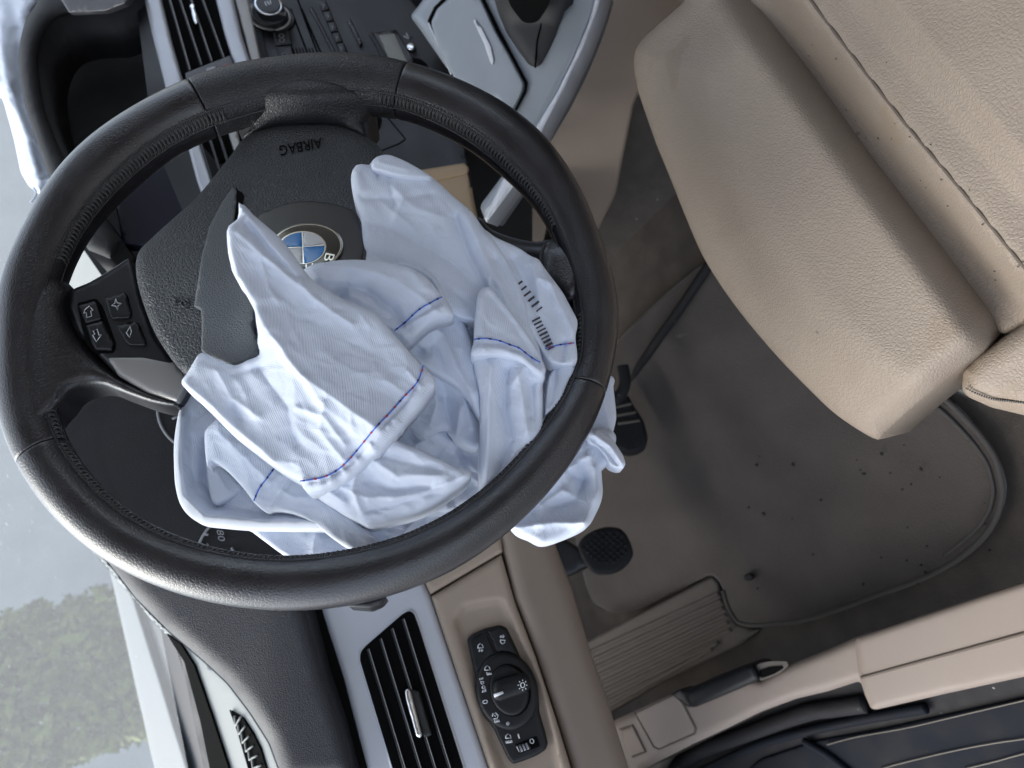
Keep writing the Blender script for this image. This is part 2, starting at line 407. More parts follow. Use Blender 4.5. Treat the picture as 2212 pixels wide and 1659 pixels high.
for i in range(4):
    a0, a1 = seams[i], seams[(i+1) % 4]+(2*np.pi if i == 3 else 0)
    n = int((a1-a0)/R(1.2)); t = np.concatenate([[a0+.001, a0+.0022, a0+.005, a0+.01], np.linspace(a0+.02, a1-.02, n), [a1-.01, a1-.005, a1-.0022, a1-.001]])
    kk = np.concatenate([[.9, .965, .99, 1.], np.ones(n), [1., .99, .965, .9]])
    V = []; F = []; ns = 28
    for q in range(len(t)):
        ph = np.linspace(0, 2*np.pi, ns, endpoint=False)
        V += list(rimpt(np.full(ns, t[q]), ph, kk[q]))
    for q in range(len(t)-1):
        for k in range(ns):
            k2 = (k+1) % ns; F.append((q*ns+k, (q+1)*ns+k, (q+1)*ns+k2, q*ns+k2))
    istop = a0 < top_a < a1 or a0 < top_a+2*np.pi < a1
    link('rim_segment', V, F, M['grain'] if istop else M['grip'], wheel, label='grained leather rim segment' if istop else 'smooth worn leather rim segment')
V, F = [], []
tt = np.linspace(-np.pi, np.pi, 200)
core = rimpt(tt, np.zeros(200), 0.)
rr = (fo(tt)-fi(tt))/2*.86
link('rim_core', *tube_geo(core, rr, 20, False), M['hole'], wheel)
# cross stitching along the inner side of the rim
g = []
for k, t in enumerate(np.arange(-np.pi, np.pi, .0175)):
    if any(abs((t-s+np.pi) % (2*np.pi)-np.pi) < .006 for s in seams): continue
    if any(abs((t-s+np.pi) % (2*np.pi)-np.pi) < w for s, w in ((ang(655, 190), .34), (ang(70, 730), .30), (ang(1270, 590), .2))): continue
    j = random.uniform(-.03, .03)
    for p0, p1, d in ((R(170), R(138), .0155), (R(138), R(170), .0155)):
        tv = np.array([t, t+d*.5, t+d]); pv = np.array([p0, (p0+p1)/2, p1])+j
        g.append(tube_geo(rimpt(tv, pv, np.array([.99, 1.06, .99])), .0007, 4))
link('rim_stitching', *join(g), M['stitch'], wheel, kind='stuff')
g = []
for phc in (R(169), R(141)):
    t = np.linspace(-np.pi, np.pi, 500); g.append(tube_geo(rimpt(t, np.full(500, phc), 1.0), .0007, 5, False))
link('rim_seam_edge', *join(g), M['grip'], wheel)

# hub: cover pushed up towards the door side
def H_c(x, y): return -.004+.043*sstep((y-275)/340)+.010*sstep((y-420)/330)*0
def H_dome(x, y): return H_c(x, y)-.006*((x-620)/330)**2
S_C = with_h(S_W, H_dome)
cover_o = [(298,548),(330,512),(385,462),(430,420),(495,340),(529,298),(591,274),(660,268),(728,271),(785,292),(828,330),(836,400),(815,470),(800,540),(785,600),(700,660),(600,700),(520,770),(440,800),(398,806),(345,738),(315,672),(295,600)]
cover = slab('airbag_cover', cover_o, S_C, M['cover'], wheel, depth=.03, rnd=.006, curve=True, res=16)
# embossed word, reads upside down because of the turned wheel
text('airbag_lettering', 'AIRBAG', with_h(S_W, H_dome), (694, 297), (603, 315), 22, M['hole'], wheel, off=.0002, ext=.0006, up=(.12, 1))
lines('airbag_symbol', [ell((400, 655), 9, 8, 16), [(391, 651), (381, 650), (374, 658)], [(381, 650), (374, 642)], [(397, 648), (404, 662)]], S_C, .0007, M['cover'], wheel, off=.0003)
# bottom spoke of the wheel (photo top), flowing into the rim
slab('spoke', [(498,238),(520,205),(545,178),(600,164),(660,160),(720,164),(775,182),(805,212),(812,244),(796,262),(792,298),(770,288),(728,270),(660,264),(591,270),(527,296),(543,274),(541,262),(525,250)], S_W, M['grain'], wheel, depth=.03, rnd=.008,
     h=lambda x, y: .0175-.0165*sstep((y-190)/82)-.010*((x-660)/150)**2, curve=True, res=8, label='grained spoke carrying the seam to the airbag cover')
# photo-left spoke: leather root and satin button panel
slab('spoke_leather', [(60,560),(100,575),(139,604),(158,628),(147,662),(169,717),(206,759),(257,812),(320,846),(384,866),(384,878),(330,870),(262,846),(225,832),(186,834),(150,850),(126,880),(60,930),(30,760)], S_W, M['grip'], wheel, depth=.02, rnd=.0085, h=lambda x, y: .013-.013*sstep((x-60)/160), curve=True, res=12)
def h_pan(x, y):
    d = (y-(690+.62*(x-200)))*.85
    return .004-.020*sstep((d+10)/190)*sstep((d+10)/190)-.004*sstep((x-150)/200)
S_P = with_h(S_W, h_pan)
slab('spoke_panel', [(156,625),(191,611),(223,593),(280,556),(289,571),(306,647),(335,730),(395,807),(404,830),(384,868),(319,848),(255,813),(204,759),(169,717),(150,664)], S_P, M['satin'], wheel, depth=.012, rnd=.003, corner=8, res=8, off=.001)
slab('spoke_lower_sheen', [(222,768),(310,768),(380,782),(399,806),(406,832),(384,869),(319,849),(255,812)], S_P, M['satgrey'], wheel, depth=.004, rnd=.003, corner=6, res=8, off=.0015)  # grey piece puts the reflection on the panel's lower bend into colour
def button(outline, syms, lab):
    b = slab('button', outline, S_P, M['plastic'], wheel, depth=.004, rnd=.0018, corner=5, res=6, off=.0032, label=lab)
    lines('button_symbol', syms, S_P, .00028, M['white'], b, off=.0034, sides=4)
slab('button_gap', [(166,655),(208,644),(222,662),(251,742),(247,762),(204,764),(185,742)], S_P, M['hole'], wheel, depth=.002, rnd=0, corner=6, res=10, off=.0013)
button([(169,660),(204,650),(211,655),(217,675),(221,690),(185,700)], [[(184,668),(193,661),(201,670),(196,672),(198,683),(188,686),(186,675),(181,677),(184,668)]], 'upper rocker button with an arrow pointing up')
button([(185,702),(222,692),(247,741),(243,758),(206,757),(198,742)], [[(201,715),(205,722),(200,724),(208,738),(219,723),(214,724),(210,711),(201,715)]], 'lower rocker button with an arrow pointing down')
button([(225,642),(268,630),(276,637),(286,679),(280,688),(243,691),(235,680)], [[(250,645),(253,654),(263,656),(255,660),(254,670),(250,661),(241,660),(248,655),(250,645)]], 'square button with a four-pointed star')
button([(250,703),(293,693),(302,701),(317,740),(314,747),(280,747),(268,736)], [[(281,705),(284,716),(280,729),(273,719),(281,705)]], 'square button with a diamond')
# photo-right spoke, mostly under the cloth
slab('spoke', [(1030,470),(1060,495),(1110,514),(1160,522),(1193,514),(1225,500),(1250,560),(1245,680),(1200,690),(1170,575),(1110,560),(1050,540),(990,530)], S_W, M['satin'], wheel, depth=.015, rnd=.007, h=lambda x, y: -.004-.03*sstep((1200-x)/180), curve=True, res=12, label='smooth black spoke half hidden by the airbag')
slab('spoke_leather', [(1180,490),(1195,515),(1175,528),(1168,560),(1172,610),(1215,650),(1260,640),(1290,560),(1250,470),(1215,455)], S_W, M['grip'], wheel, depth=.02, rnd=.012, h=lambda x, y: .002+.006*sstep((x-1180)/60), curve=True, res=10)
lines('spoke_piping', [[(1178,527),(1170,545),(1168,570),(1172,600)]], S_W, .0012, M['grain'], wheel, off=.007, curve=True)
# lower part of the button spoke under the cloth and the column behind
slab('hub_body', [(360,600),(560,400),(800,380),(900,560),(860,820),(600,900),(440,860)], S_W, M['hole'], wheel, depth=.05, rnd=.01, off=-.032, corner=40, res=40)
# torn flap and the slit
flap_o = [(503,404),(480,436),(452,490),(437,548),(427,610),(419,661),(434,668),(436,700),(435,757),(447,768),(470,777),(502,789),(530,781),(560,768),(557,737),(545,710),(549,688),(551,669),(540,640),(516,607),(503,580),(500,520),(506,475),(511,436),(512,413)]
slab('torn_flap', flap_o, S_C, M['torn'], wheel, depth=.003, rnd=.0012, corner=2, res=10, off=.0022, h=lambda x, y: .0035*sstep((y-560)/160)+.004*np.exp(-((x-560)/40.)**2)*sstep((y-480)/60), label='torn smoother strip of the cover lifted along the slit')
slab('tear_slit', [(510,402),(514,412),(522,414),(527,421),(524,438),(516,470),(513,500),(545,560),(552,610),(535,606),(520,600),(504,575),(500,520),(505,480),(511,440)], S_C, M['hole'], wheel, depth=.002, rnd=0, corner=3, res=20, off=.0012)
# recess and roundel
def emb(c, rx, ry): return ell(c, rx, ry, 48, rot=-4)
slab('emblem_recess', [(556,474),(585,452),(625,438),(668,434),(712,438),(750,448),(770,462),(781,500),(786,545),(760,600),(640,610),(570,560)], S_C, M['satin'], wheel, depth=.002, rnd=.001, curve=True, res=14, off=.0004)
emblem = slab('emblem', emb((663, 532), 79, 51), S_C, M['esil'], wheel, depth=.004, rnd=.0015, res=10, off=.0034)
slab('emblem_ring', emb((662, 532), 73.5, 46.5), S_C, M['eblack'], emblem, depth=.001, rnd=.0005, res=10, off=.0039)
slab('emblem_ring_edge', emb((652, 535), 53, 36.5), S_C, M['esil'], emblem, depth=.001, rnd=.0004, res=8, off=.0043)
cq = (654, 533)
bd = ell((652, 535), 50, 34, 48, rot=-4)
dirs = {'a': (-1.0, .04), 'b': (-.04, -1.0), 'c': (1.0, -.10), 'd': (.04, 1.0)}
def quad(k0, k1, mtl, lab):
    a0 = math.atan2(dirs[k0][1], dirs[k0][0]); a1 = math.atan2(dirs[k1][1], dirs[k1][0])
    if a1 < a0: a1 += 2*math.pi
    pts = [cq]
    for a in np.linspace(a0+.02, a1-.02, 12):
        u = np.array([math.cos(a), math.sin(a)]); t = np.arange(0, 60, .4)[:, None]; q = np.array(cq)+u*t
        q = q[inside(q, bd)]; pts.append(tuple(q[-1]))
    ctr = np.array(pts).mean(0); pts = [tuple(ctr+(np.array(p)-ctr)*.965) for p in pts]
    slab('emblem_quadrant', pts, S_C, mtl, emblem, depth=.0008, rnd=.0002, res=8, off=.0047, label=lab)
quad('a', 'b', M['eblue'], 'blue quarter'); quad('b', 'c', M['ewhite'], 'white quarter')
quad('c', 'd', M['eblue'], 'blue quarter'); quad('d', 'a', M['ewhite'], 'white quarter')
text('emblem_letter', 'B', S_C, (730, 568), (711, 562), 17, M['esil'], emblem, off=.0042, ext=.0008, up=(-.75, .66) if False else (.25, 1)) if False else None
text('emblem_letter', 'B', S_C, (716, 576), (702, 558), 15, M['esil'], emblem, off=.0042, ext=.0008, up=(.9, .45)) if False else None
text('emblem_letter', 'B', S_C, (704, 546), (698, 562), 20, M['esil'], emblem, off=.0042, ext=.0008, up=(1, .2))
text('emblem_letter', 'M', S_C, (676, 568), (660, 571), 14, M['esil'], emblem, off=.0042, ext=.0008, up=(.06, 1))
slab('clip_contact', [(752,1312),(760,1298),(830,1285),(836,1291),(824,1306),(800,1316)], Surf((0, .03, -.04), (0, -.9, .4)), M['plastic'], None, depth=.02, rnd=.004, corner=6,
     label='tip of the black stalk showing under the rim above the silver vent panel', cat='stalk').name = 'column_stalk'

# ================================================================== DEFLATED DRIVER AIRBAG
bag = thing('deflated_airbag', 'limp white driver airbag with blue seams spilling out of the torn wheel hub', 'airbag', (0, -.02, -.05))
def crinkle(x, y, seed, ang, L):
    # long, thin, sharp creases in a few directions that come and go
    r = np.random.RandomState(seed); h = np.zeros(len(x))
    for k in range(9):
        th = R(ang+r.normal(0, 38)); LL = L*r.uniform(.9, 2.4)
        w = gnoise(x/110+k*3.1, y/110+seed, k)*.35
        u = (-x*math.sin(th)+y*math.cos(th))/LL+w+r.rand()
        d = np.abs(u-np.floor(u)-.5)*LL
        mask = np.clip(gnoise(x/75+seed, y/75+k*5.3, seed+k)*3-.55, 0, 1)
        h += r.choice([-1, 1, 1])*r.uniform(.0003, .0010)*np.exp(-np.sqrt(d*d+.6)/6.5)*mask
    return h
def relief(x, y, creases, wr):
    P = np.stack([np.ravel(x), np.ravel(y)], 1); h = np.zeros(len(P))
    for line, w, a in creases:
        if 8 < w < 60: a *= .72
        h += a*np.exp(-(np.sqrt(pdist(P, line)**2+4)-2)/(w*.95))
    for seed, L, angd, amp, st in wr: h += amp*.42*ridged(P[:, 0], P[:, 1], seed, L, angd, st)
    if wr:
        h += crinkle(P[:, 0], P[:, 1], wr[0][0], wr[0][2], wr[0][1])
    return h.reshape(np.shape(x))
def cloth(name, outline, base, creases=(), wr=(), rnd=.006, depth=.012, res=5, label=None, curve=True):
    rnd *= .62; res = min(res, 4)
    """base = (offset, x0, y0, slope x, slope y) in metres and metres per 100 traced units"""
    b0, x0, y0, gx, gy = base
    h = lambda x, y: b0+gx*(x-x0)/100+gy*(y-y0)/100+relief(x, y, creases, wr)
    S = with_h(S_W, h)
    slab(name, outline, S, M['cloth'], bag, depth=depth, rnd=rnd, res=res, curve=curve, label=label)
    return S
def seam(S, line, dots=True, r=.00042, off=.0004):
    lines('seam_thread', [line], S, r, M['blue'], bag, off=off, curve=True)
    p = catmull(line, 2, False); L = np.concatenate([[0], np.cumsum(np.linalg.norm(np.diff(p, axis=0), axis=1))])
    k = 0; s = 12
    while s < L[-1]-4:
        q = [p[np.searchsorted(L, s+d)-1] for d in (-2.4, 0, 2.4)]
        lines('seam_knot', [q], S, r*1.3, M['red'] if (dots and k % 3 != 1) else M['navy'], bag, off=off+.0001); s += random.uniform(18, 26); k += 1
fine = [(3, 26, 40, .0006, 2)]

cloth('cloth_panel', [(520,1120),(534,1140),(575,1172),(618,1203),(660,1225),(800,1230),(950,1180),(1080,1100),(1080,1000),(900,1020),(700,1060)], (-.035, 800, 1150, 0, 0),
      [([(675,1190),(690,1120)], 10, .004), ([(920,1170),(916,1080)], 12, -.006), ([(975,1085),(1010,1150)], 14, .006), ([(830,1200),(900,1120),(960,1100)], 16, .005), ([(740,1160),(840,1140)], 18, -.005)], [(11, 70, 20, .003, 2), (12, 26, 60, .0008, 2)], depth=.02, label='rear cloth sheet under the rim')
cloth('cloth_panel', [(405,835),(392,870),(383,905),(376,957),(376,1005),(379,1050),(389,1088),(408,1114),(433,1129),(480,1135),(532,1139),(600,1141),(644,1142),(720,1142),(790,1135),(780,1000),(600,860),(480,830)], (-.014, 500, 1050, 0, 0),
      [([(392,900),(388,1000),(398,1070),(440,1112),(560,1125),(700,1128)], 13, .009), ([(415,900),(412,1000),(425,1060),(460,1092),(560,1104),(680,1108)], 14, -.004), ([(450,960),(440,1040),(470,1078)], 18, -.02), ([(600,1116),(690,1126)], 9, .004)], [(15, 45, 75, .0012, 2)], rnd=.008, label='long loop of cloth along the left side')
# right side: lobes seen outside the rim
cloth('cloth_panel', [(1270,800),(1325,815),(1325,835),(1331,893),(1329,915),(1320,944),(1305,952),(1250,930),(1200,880)], (-.05, 1300, 880, 0, 0), [([(1300,850),(1318,940)], 14, .004)], [(21, 40, 80, .001, 2)], label='small cloth corner right of the rim')
cloth('cloth_panel', [(1080,1080),(1110,1143),(1145,1163),(1176,1175),(1225,1160),(1269,1138),(1286,1112),(1298,1085),(1302,1062),(1300,1030),(1301,1010),(1317,998),(1330,940),(1290,925),(1220,950),(1130,1000)], (-.042, 1200, 1050, 0, 0),
      [([(1110,1140),(1200,1128),(1262,1130)], 12, .007), ([(1262,1128),(1290,1060),(1285,1010)], 12, .008), ([(1190,1095),(1240,1080),(1260,1040),(1255,1000)], 14, -.008), ([(1220,1020),(1270,985)], 12, .008), ([(1200,1000),(1260,1040)], 10, -.006), ([(1170,1090),(1215,1060),(1240,1070)], 9, .005), ([(1130,1120),(1190,1070)], 22, -.005)],
      [(24, 60, 130, .002, 2), (25, 22, 60, .0007, 2)], rnd=.007, res=4, label='rounded cloth lobe hanging outside the rim')
cloth('cloth_fold', [(1270,935),(1287,926),(1305,938),(1320,945),(1334,965),(1346,985),(1351,1003),(1347,1011),(1338,1012),(1322,1006),(1316,1000),(1308,985),(1290,965),(1272,955)], (-.034, 1310, 970, 0, 0), [([(1285,940),(1320,965),(1343,1000)], 5, .004), ([(1280,950),(1310,975),(1330,1002)], 4, -.003)], rnd=.004, res=4, label='narrow pointed fold outside the rim')
# base under everything in the middle
cloth('cloth_panel', [(700,580),(900,560),(1050,560),(1180,640),(1235,760),(1200,900),(1080,1050),(950,1110),(800,1090),(640,1000),(560,850),(600,640)], (-.018, 900, 800, 0, -.004),
      [([(860,700),(960,800),(1030,880)], 22, -.010), ([(915,800),(905,870),(930,930),(985,960)], 14, .008), ([(880,890),(960,900)], 12, -.007), ([(950,760),(1010,830)], 16, .006), ([(900,960),(960,930),(1010,950)], 10, .007), ([(960,900),(1000,990)], 9, -.006), ([(880,910),(930,960)], 8, .006)], [(31, 70, 60, .004, 2), (32, 30, 120, .0015, 2)], res=7, label='crumpled inner cloth')
# right back layer with printed bar code
S_0 = cloth('cloth_panel', [(1040,500),(1075,515),(1119,535),(1145,552),(1164,561),(1177,580),(1196,605),(1215,631),(1232,662),(1247,692),(1246,712),(1243,730),(1247,765),(1245,784),(1234,788),(1202,787),(1183,778),(1160,740),(1120,680),(1060,600)], (.018, 1150, 650, -.004, 0),
      [([(1110,560),(1150,640),(1180,740)], 12, -.006), ([(1150,570),(1165,640),(1160,700)], 9, .004), ([(1185,610),(1165,600)], 8, .004), ([(1218,740),(1214,776)], 6, -.003), ([(1165,565),(1200,640),(1240,720)], 10, .003)], [(34, 40, 60, .0012, 2)], rnd=.004, label='outer cloth layer with black bar code print')
seam(S_0, [(1178,753),(1195,748),(1215,744),(1240,741)])
for (a, b, n0) in (((1122,612), (1165,668), 6), ((1158,690), (1190,752), 9)):
    g = []
    for k in range(n0):
        t = k/(n0-1); c = np.array(a)*(1-t)+np.array(b)*t; w = 1.5+1.3*rng.rand(); hh = 8+2*rng.rand()
        u = (np.array(b)-np.array(a)); u = u/np.linalg.norm(u); v = np.array([u[1], -u[0]])*hh; q = u*w
        pp = catmull([c-v, c, c+v], 3, False); V = np.concatenate([S_0(pp[:, 0]-q[0], pp[:, 1]-q[1], .0006), S_0(pp[:, 0]+q[0], pp[:, 1]+q[1], .0006)]); m = len(pp)
        link('barcode_bar', V, [(i, i+1, m+i+1, m+i) for i in range(m-1)], M['ink'], bag)
cloth('cloth_tail', [(1206,785),(1237,786),(1243,790),(1236,808),(1228,822),(1215,854),(1200,878),(1186,890),(1178,897),(1178,870),(1181,839),(1186,812),(1196,797)], (.008, 1200, 830, 0, 0), [([(1200,800),(1190,870)], 7, -.003)], [(36, 30, 80, .001, 2)], rnd=.004, res=4, label='narrow tail of cloth beside the rim')
# column of cloth below the right-hand hem
cloth('cloth_panel', [(1019,760),(1024,790),(1027,810),(1034,840),(1037,866),(1037,928),(1034,992),(1036,1040),(1044,1075),(1100,1045),(1165,950),(1172,883),(1172,832),(1176,806),(1129,770),(1080,755)], (.010, 1090, 900, 0, -.008),
      [([(1060,790),(1056,900),(1050,1040)], 16, .008), ([(1098,800),(1090,880),(1105,950),(1080,1010)], 11, -.009), ([(1115,800),(1128,860),(1140,930)], 15, .005), ([(1135,790),(1105,830)], 7, .003), ([(1150,830),(1150,900)], 7, -.004)], [(41, 55, 85, .0022, 3), (42, 20, 70, .0006, 2)], res=5, label='upright column of cloth below a seam')
cloth('cloth_panel', [(880,728),(930,690),(985,668),(1004,700),(1020,740),(1030,790),(1038,860),(1037,900),(1010,860),(980,830),(930,800),(895,770)], (.012, 950, 780, .002, -.004),
      [([(905,730),(935,705),(955,720),(985,790),(1020,850)], 11, .010), ([(905,760),(940,740),(960,790),(1010,850)], 12, -.005), ([(895,742),(915,762)], 8, -.006)], [(43, 40, 50, .0015, 3)], res=5, label='rolled cloth under the middle seam')
cloth('cloth_panel', [(925,790),(980,805),(1025,850),(1037,900),(1036,960),(1010,965),(985,950),(960,930),(930,945),(915,950),(890,925),(880,890),(905,850)], (-.006, 960, 870, 0, -.002),
      [([(935,805),(1000,850),(1018,920)], 9, .007), ([(930,830),(945,870),(930,915)], 12, .008), ([(960,860),(975,915)], 9, -.008), ([(995,880),(985,940)], 10, .006), ([(900,900),(940,925)], 8, .005), ([(930,940),(970,930)], 5, -.006)], [(44, 35, 70, .002, 2)], res=5, label='gathered cloth in the middle')
# upper right lobe
S_1 = cloth('cloth_panel', [(762,367),(769,357),(782,354),(797,356),(806,345),(813,340),(826,336),(842,336),(864,344),(896,360),(941,389),(979,424),(1017,456),(1043,491),(1075,529),(1103,574),(1122,612),(1135,644),(1151,707),(1166,755),(1168,780),(1120,760),(1060,700),(1000,690),(930,650),(850,620),(788,590),(784,545),(780,478),(764,430),(758,388)], (.034, 900, 480, -.004, -.002),
      [([(792,486),(812,484),(870,510),(970,566),(1045,630)], 55, -.013), ([(790,545),(860,570),(940,600),(1020,660)], 16, -.004), ([(1010,470),(1040,540),(1080,620),(1120,700)], 14, .004), ([(985,470),(1010,540),(1050,620)], 9, -.006), ([(836,345),(843,400),(850,440)], 7, -.002), ([(780,428),(850,430),(930,420)], 10, -.0028), ([(843,400),(900,450),(960,470)], 14, .003), ([(870,430),(850,480)], 10, .003), ([(797,357),(808,368),(815,380)], 4, -.003), ([(1052,600),(1060,650)], 5, .005), ([(1072,560),(1130,690)], 10, -.003)],
      [(51, 75, 40, .0022, 2), (52, 28, 20, .0006, 2)], rnd=.008, depth=.02, res=5, label='tall upper cloth lobe')
cloth('cloth_fold', [(812,340),(826,335),(842,335),(864,343),(896,359),(935,384),(925,386),(895,384),(860,380),(830,372),(803,362),(805,348)], (.040, 900, 370, -.004, -.002), [([(820,350),(880,366)], 7, .0015)], rnd=.003, res=4, depth=.008, label='turned tip of the upper lobe')
S_4 = cloth('cloth_panel', [(1033,634),(1045,622),(1060,621),(1078,642),(1100,668),(1118,692),(1135,715),(1155,745),(1172,780),(1179,800),(1173,818),(1162,812),(1151,803),(1129,785),(1108,774),(1087,770),(1050,768),(1024,770),(1017,764),(1020,750),(1024,733),(1025,690)], (.030, 1090, 700, -.003, -.004),
      [([(1035,645),(1042,700),(1045,760)], 9, .003), ([(1060,640),(1110,700),(1150,770)], 12, -.003), ([(1030,752),(1080,754),(1130,770),(1165,800)], 7, .0015), ([(1024,741),(1078,743),(1122,759),(1162,790)], 2.2, -.0012)], [(54, 45, 70, .0016, 2)], rnd=.004, res=4, label='right-hand hemmed cloth flap')
seam(S_4, [(1024,733),(1050,731),(1078,736),(1100,744),(1122,752),(1145,770),(1167,783)], dots=False)
# middle fold
S_2 = cloth('cloth_panel', [(650,590),(675,572),(705,566),(735,562),(769,561),(800,563),(832,567),(866,572),(896,583),(915,594),(930,608),(944,625),(956,641),(968,655),(976,667),(980,680),(950,690),(925,702),(902,722),(885,738),(872,736),(852,720),(820,700),(780,680),(700,660),(655,620)], (.052, 780, 620, -.003, -.006),
      [([(700,575),(780,580),(850,600),(920,650),(945,675)], 16, .004), ([(722,645),(752,618),(790,628),(850,672),(870,700)], 16, -.012), ([(735,640),(770,655),(840,690)], 12, -.006), ([(690,600),(760,612)], 12, .003), ([(862,708),(905,688),(962,660)], 8, .0018), ([(857,714),(892,690),(958,648)], 2.2, -.001), ([(880,570),(915,620)], 14, .003)], [(56, 55, 30, .0018, 2), (57, 22, 60, .0005, 2)], rnd=.006, res=5, label='middle cloth fold below the roundel')
seam(S_2, [(955,641),(932,653),(905,669),(880,692),(853,714)], dots=False)
cloth('cloth_fold', [(860,566),(893,572),(922,582),(945,605),(962,640),(975,668),(968,672),(955,655),(935,620),(905,592),(870,578)], (.036, 930, 620, 0, -.004), [([(880,572),(935,600),(962,660)], 5, .003)], rnd=.005, res=4, depth=.02, label='rolled edge beside the middle fold')
cloth('cloth_fold', [(920,575),(960,590),(1000,620),(1030,650),(1026,700),(1020,740),(990,700),(960,640)], (.008, 980, 650, 0, -.002), [([(940,590),(1000,640),(1015,700)], 9, .006), ([(950,620),(990,690)], 8, -.005)], [(58, 35, 60, .0015, 2)], rnd=.006, res=5, depth=.02, label='shaded cloth between two folds')
# lower left: strap and seam
S_7 = cloth('cloth_panel', [(444,930),(458,915),(484,899),(530,930),(561,962),(600,990),(640,1030),(700,1072),(752,1112),(790,1145),(824,1172),(815,1188),(790,1195),(765,1190),(720,1162),(678,1130),(640,1112),(610,1104),(590,1103),(577,1106),(560,1096),(548,1084),(530,1060),(508,1035),(480,1008),(456,995),(449,1010),(444,985),(442,950)], (.004, 600, 1050, -.004, -.008),
      [([(470,930),(520,980),(580,1040)], 14, .003), ([(600,1015),(570,1060),(555,1080)], 2.2, -.001), ([(626,1030),(604,1060),(582,1098)], 7, .0018), ([(632,1036),(612,1062),(588,1100)], 2.4, -.0015), ([(650,1070),(720,1110),(790,1165)], 12, .002), ([(610,1060),(640,1078),(660,1075)], 4, .002)], [(61, 45, 40, .0016, 2), (62, 18, 40, .0005, 2)], rnd=.004, res=4, label='lower cloth strap with a short blue seam')
seam(S_7, [(595,1008),(575,1035),(560,1055),(548,1082)], dots=False)
cloth('cloth_fold', [(446,1000),(456,990),(480,1008),(508,1034),(528,1052),(505,1072),(480,1085),(462,1088),(452,1060)], (-.012, 480, 1050, 0, 0), [([(460,1010),(490,1060)], 9, .003)], rnd=.004, res=5, label='shaded pocket of cloth')
# billow below the long seam
cloth('cloth_panel', [(655,1040),(672,1062),(698,1082),(723,1097),(750,1114),(778,1127),(797,1136),(822,1131),(851,1123),(885,1114),(915,1103),(950,1084),(982,1060),(1004,1043),(1015,1032),(1019,1020),(1008,1014),(988,1010),(955,994),(931,982),(905,970),(883,962),(858,952),(835,935),(800,950),(740,1000)], (.016, 830, 1040, 0, -.012),
      [([(770,1010),(762,1060),(780,1105)], 9, .006), ([(800,990),(860,1030),(960,1025)], 16, .005), ([(790,1040),(850,1060),(930,1050)], 12, -.005), ([(820,985),(880,1000),(980,1025)], 9, -.003), ([(730,1050),(790,1075),(900,1070)], 9, .003), ([(700,1055),(745,1085)], 7, .003), ([(850,1080),(920,1062),(1000,1030)], 10, .004), ([(775,1110),(850,1090),(950,1060)], 8, -.003)], [(64, 42, 15, .0028, 2.5), (65, 16, 100, .0006, 2)], rnd=.008, depth=.02, res=4, label='puckered billow below the long seam')
# the big central fold coming out of the slit
S_3 = cloth('cloth_panel', [(516,437),(521,441),(528,443),(546,463),(561,476),(578,490),(604,513),(631,546),(651,575),(672,601),(701,622),(725,637),(751,651),(780,664),(807,675),(831,698),(858,730),(884,760),(913,791),(926,802),(936,815),(940,830),(930,843),(915,864),(898,885),(880,905),(848,944),(826,968),(803,988),(780,1010),(755,1030),(730,1045),(707,1055),(685,1062),(665,1063),(655,1054),(648,1040),(620,1024),(593,1006),(561,982),(530,958),(500,934),(475,910),(452,886),(420,855),(392,828),(405,805),(418,783),(435,762),(470,776),(507,789),(535,778),(560,766),(556,740),(557,722),(553,695),(549,668),(532,637),(516,607),(506,595),(501,584),(497,565),(493,546),(491,522),(490,501),(494,488),(505,480),(513,473),(516,460)], (.058, 650, 750, -.003, -.010),
      [([(489,505),(515,603),(545,660),(572,706),(609,753),(651,809),(721,860),(768,893),(815,926)], 75, .0125), ([(520,445),(560,500),(620,570),(680,650)], 11, .003), ([(500,490),(545,530),(590,570),(640,610),(700,660),(760,700)], 10, .0035), ([(530,480),(580,540),(640,600)], 6, -.003), ([(590,620),(680,700),(800,760)], 22, -.002), ([(700,870),(690,930),(740,990)], 12, .003), ([(560,800),(620,880),(640,960)], 10, -.003), ([(435,775),(500,810),(570,790)], 10, -.003), ([(400,828),(450,870),(510,925),(590,995)], 9, .004), ([(470,800),(500,860),(560,900)], 10, .003), ([(500,880),(515,905)], 9, -.004), ([(640,880),(700,900),(745,960)], 9, .003), ([(650,1048),(705,1045),(755,1018),(815,948),(880,875),(922,808)], 12, .0015), ([(648,1047),(700,1039),(757,1003),(818,930),(878,866),(921,798)], 2.4, -.0013), ([(880,800),(912,838)], 4, .0015), ([(850,905),(872,925)], 3, .0015), ([(838,920),(858,942)], 3, .0015), ([(800,960),(820,985)], 3.5, .002), ([(770,990),(790,1012)], 3.5, .002), ([(740,1012),(755,1035)], 3.5, .002), ([(715,1030),(722,1055)], 3, .002), ([(690,1040),(694,1060)], 3, .002), ([(562,560),(580,620),(600,650)], 6, .002), ([(700,760),(760,800),(850,830)], 18, .002)],
      [(71, 95, 55, .0030, 2), (72, 45, 20, .0009, 2), (73, 17, 70, .0003, 2)], rnd=.007, depth=.016, res=4, label='large central fold with the long blue seam')
seam(S_3, [(914,789),(910,805),(898,830),(872,858),(842,892),(813,922),(780,962),(752,995),(725,1018),(698,1031),(672,1036),(648,1039)])

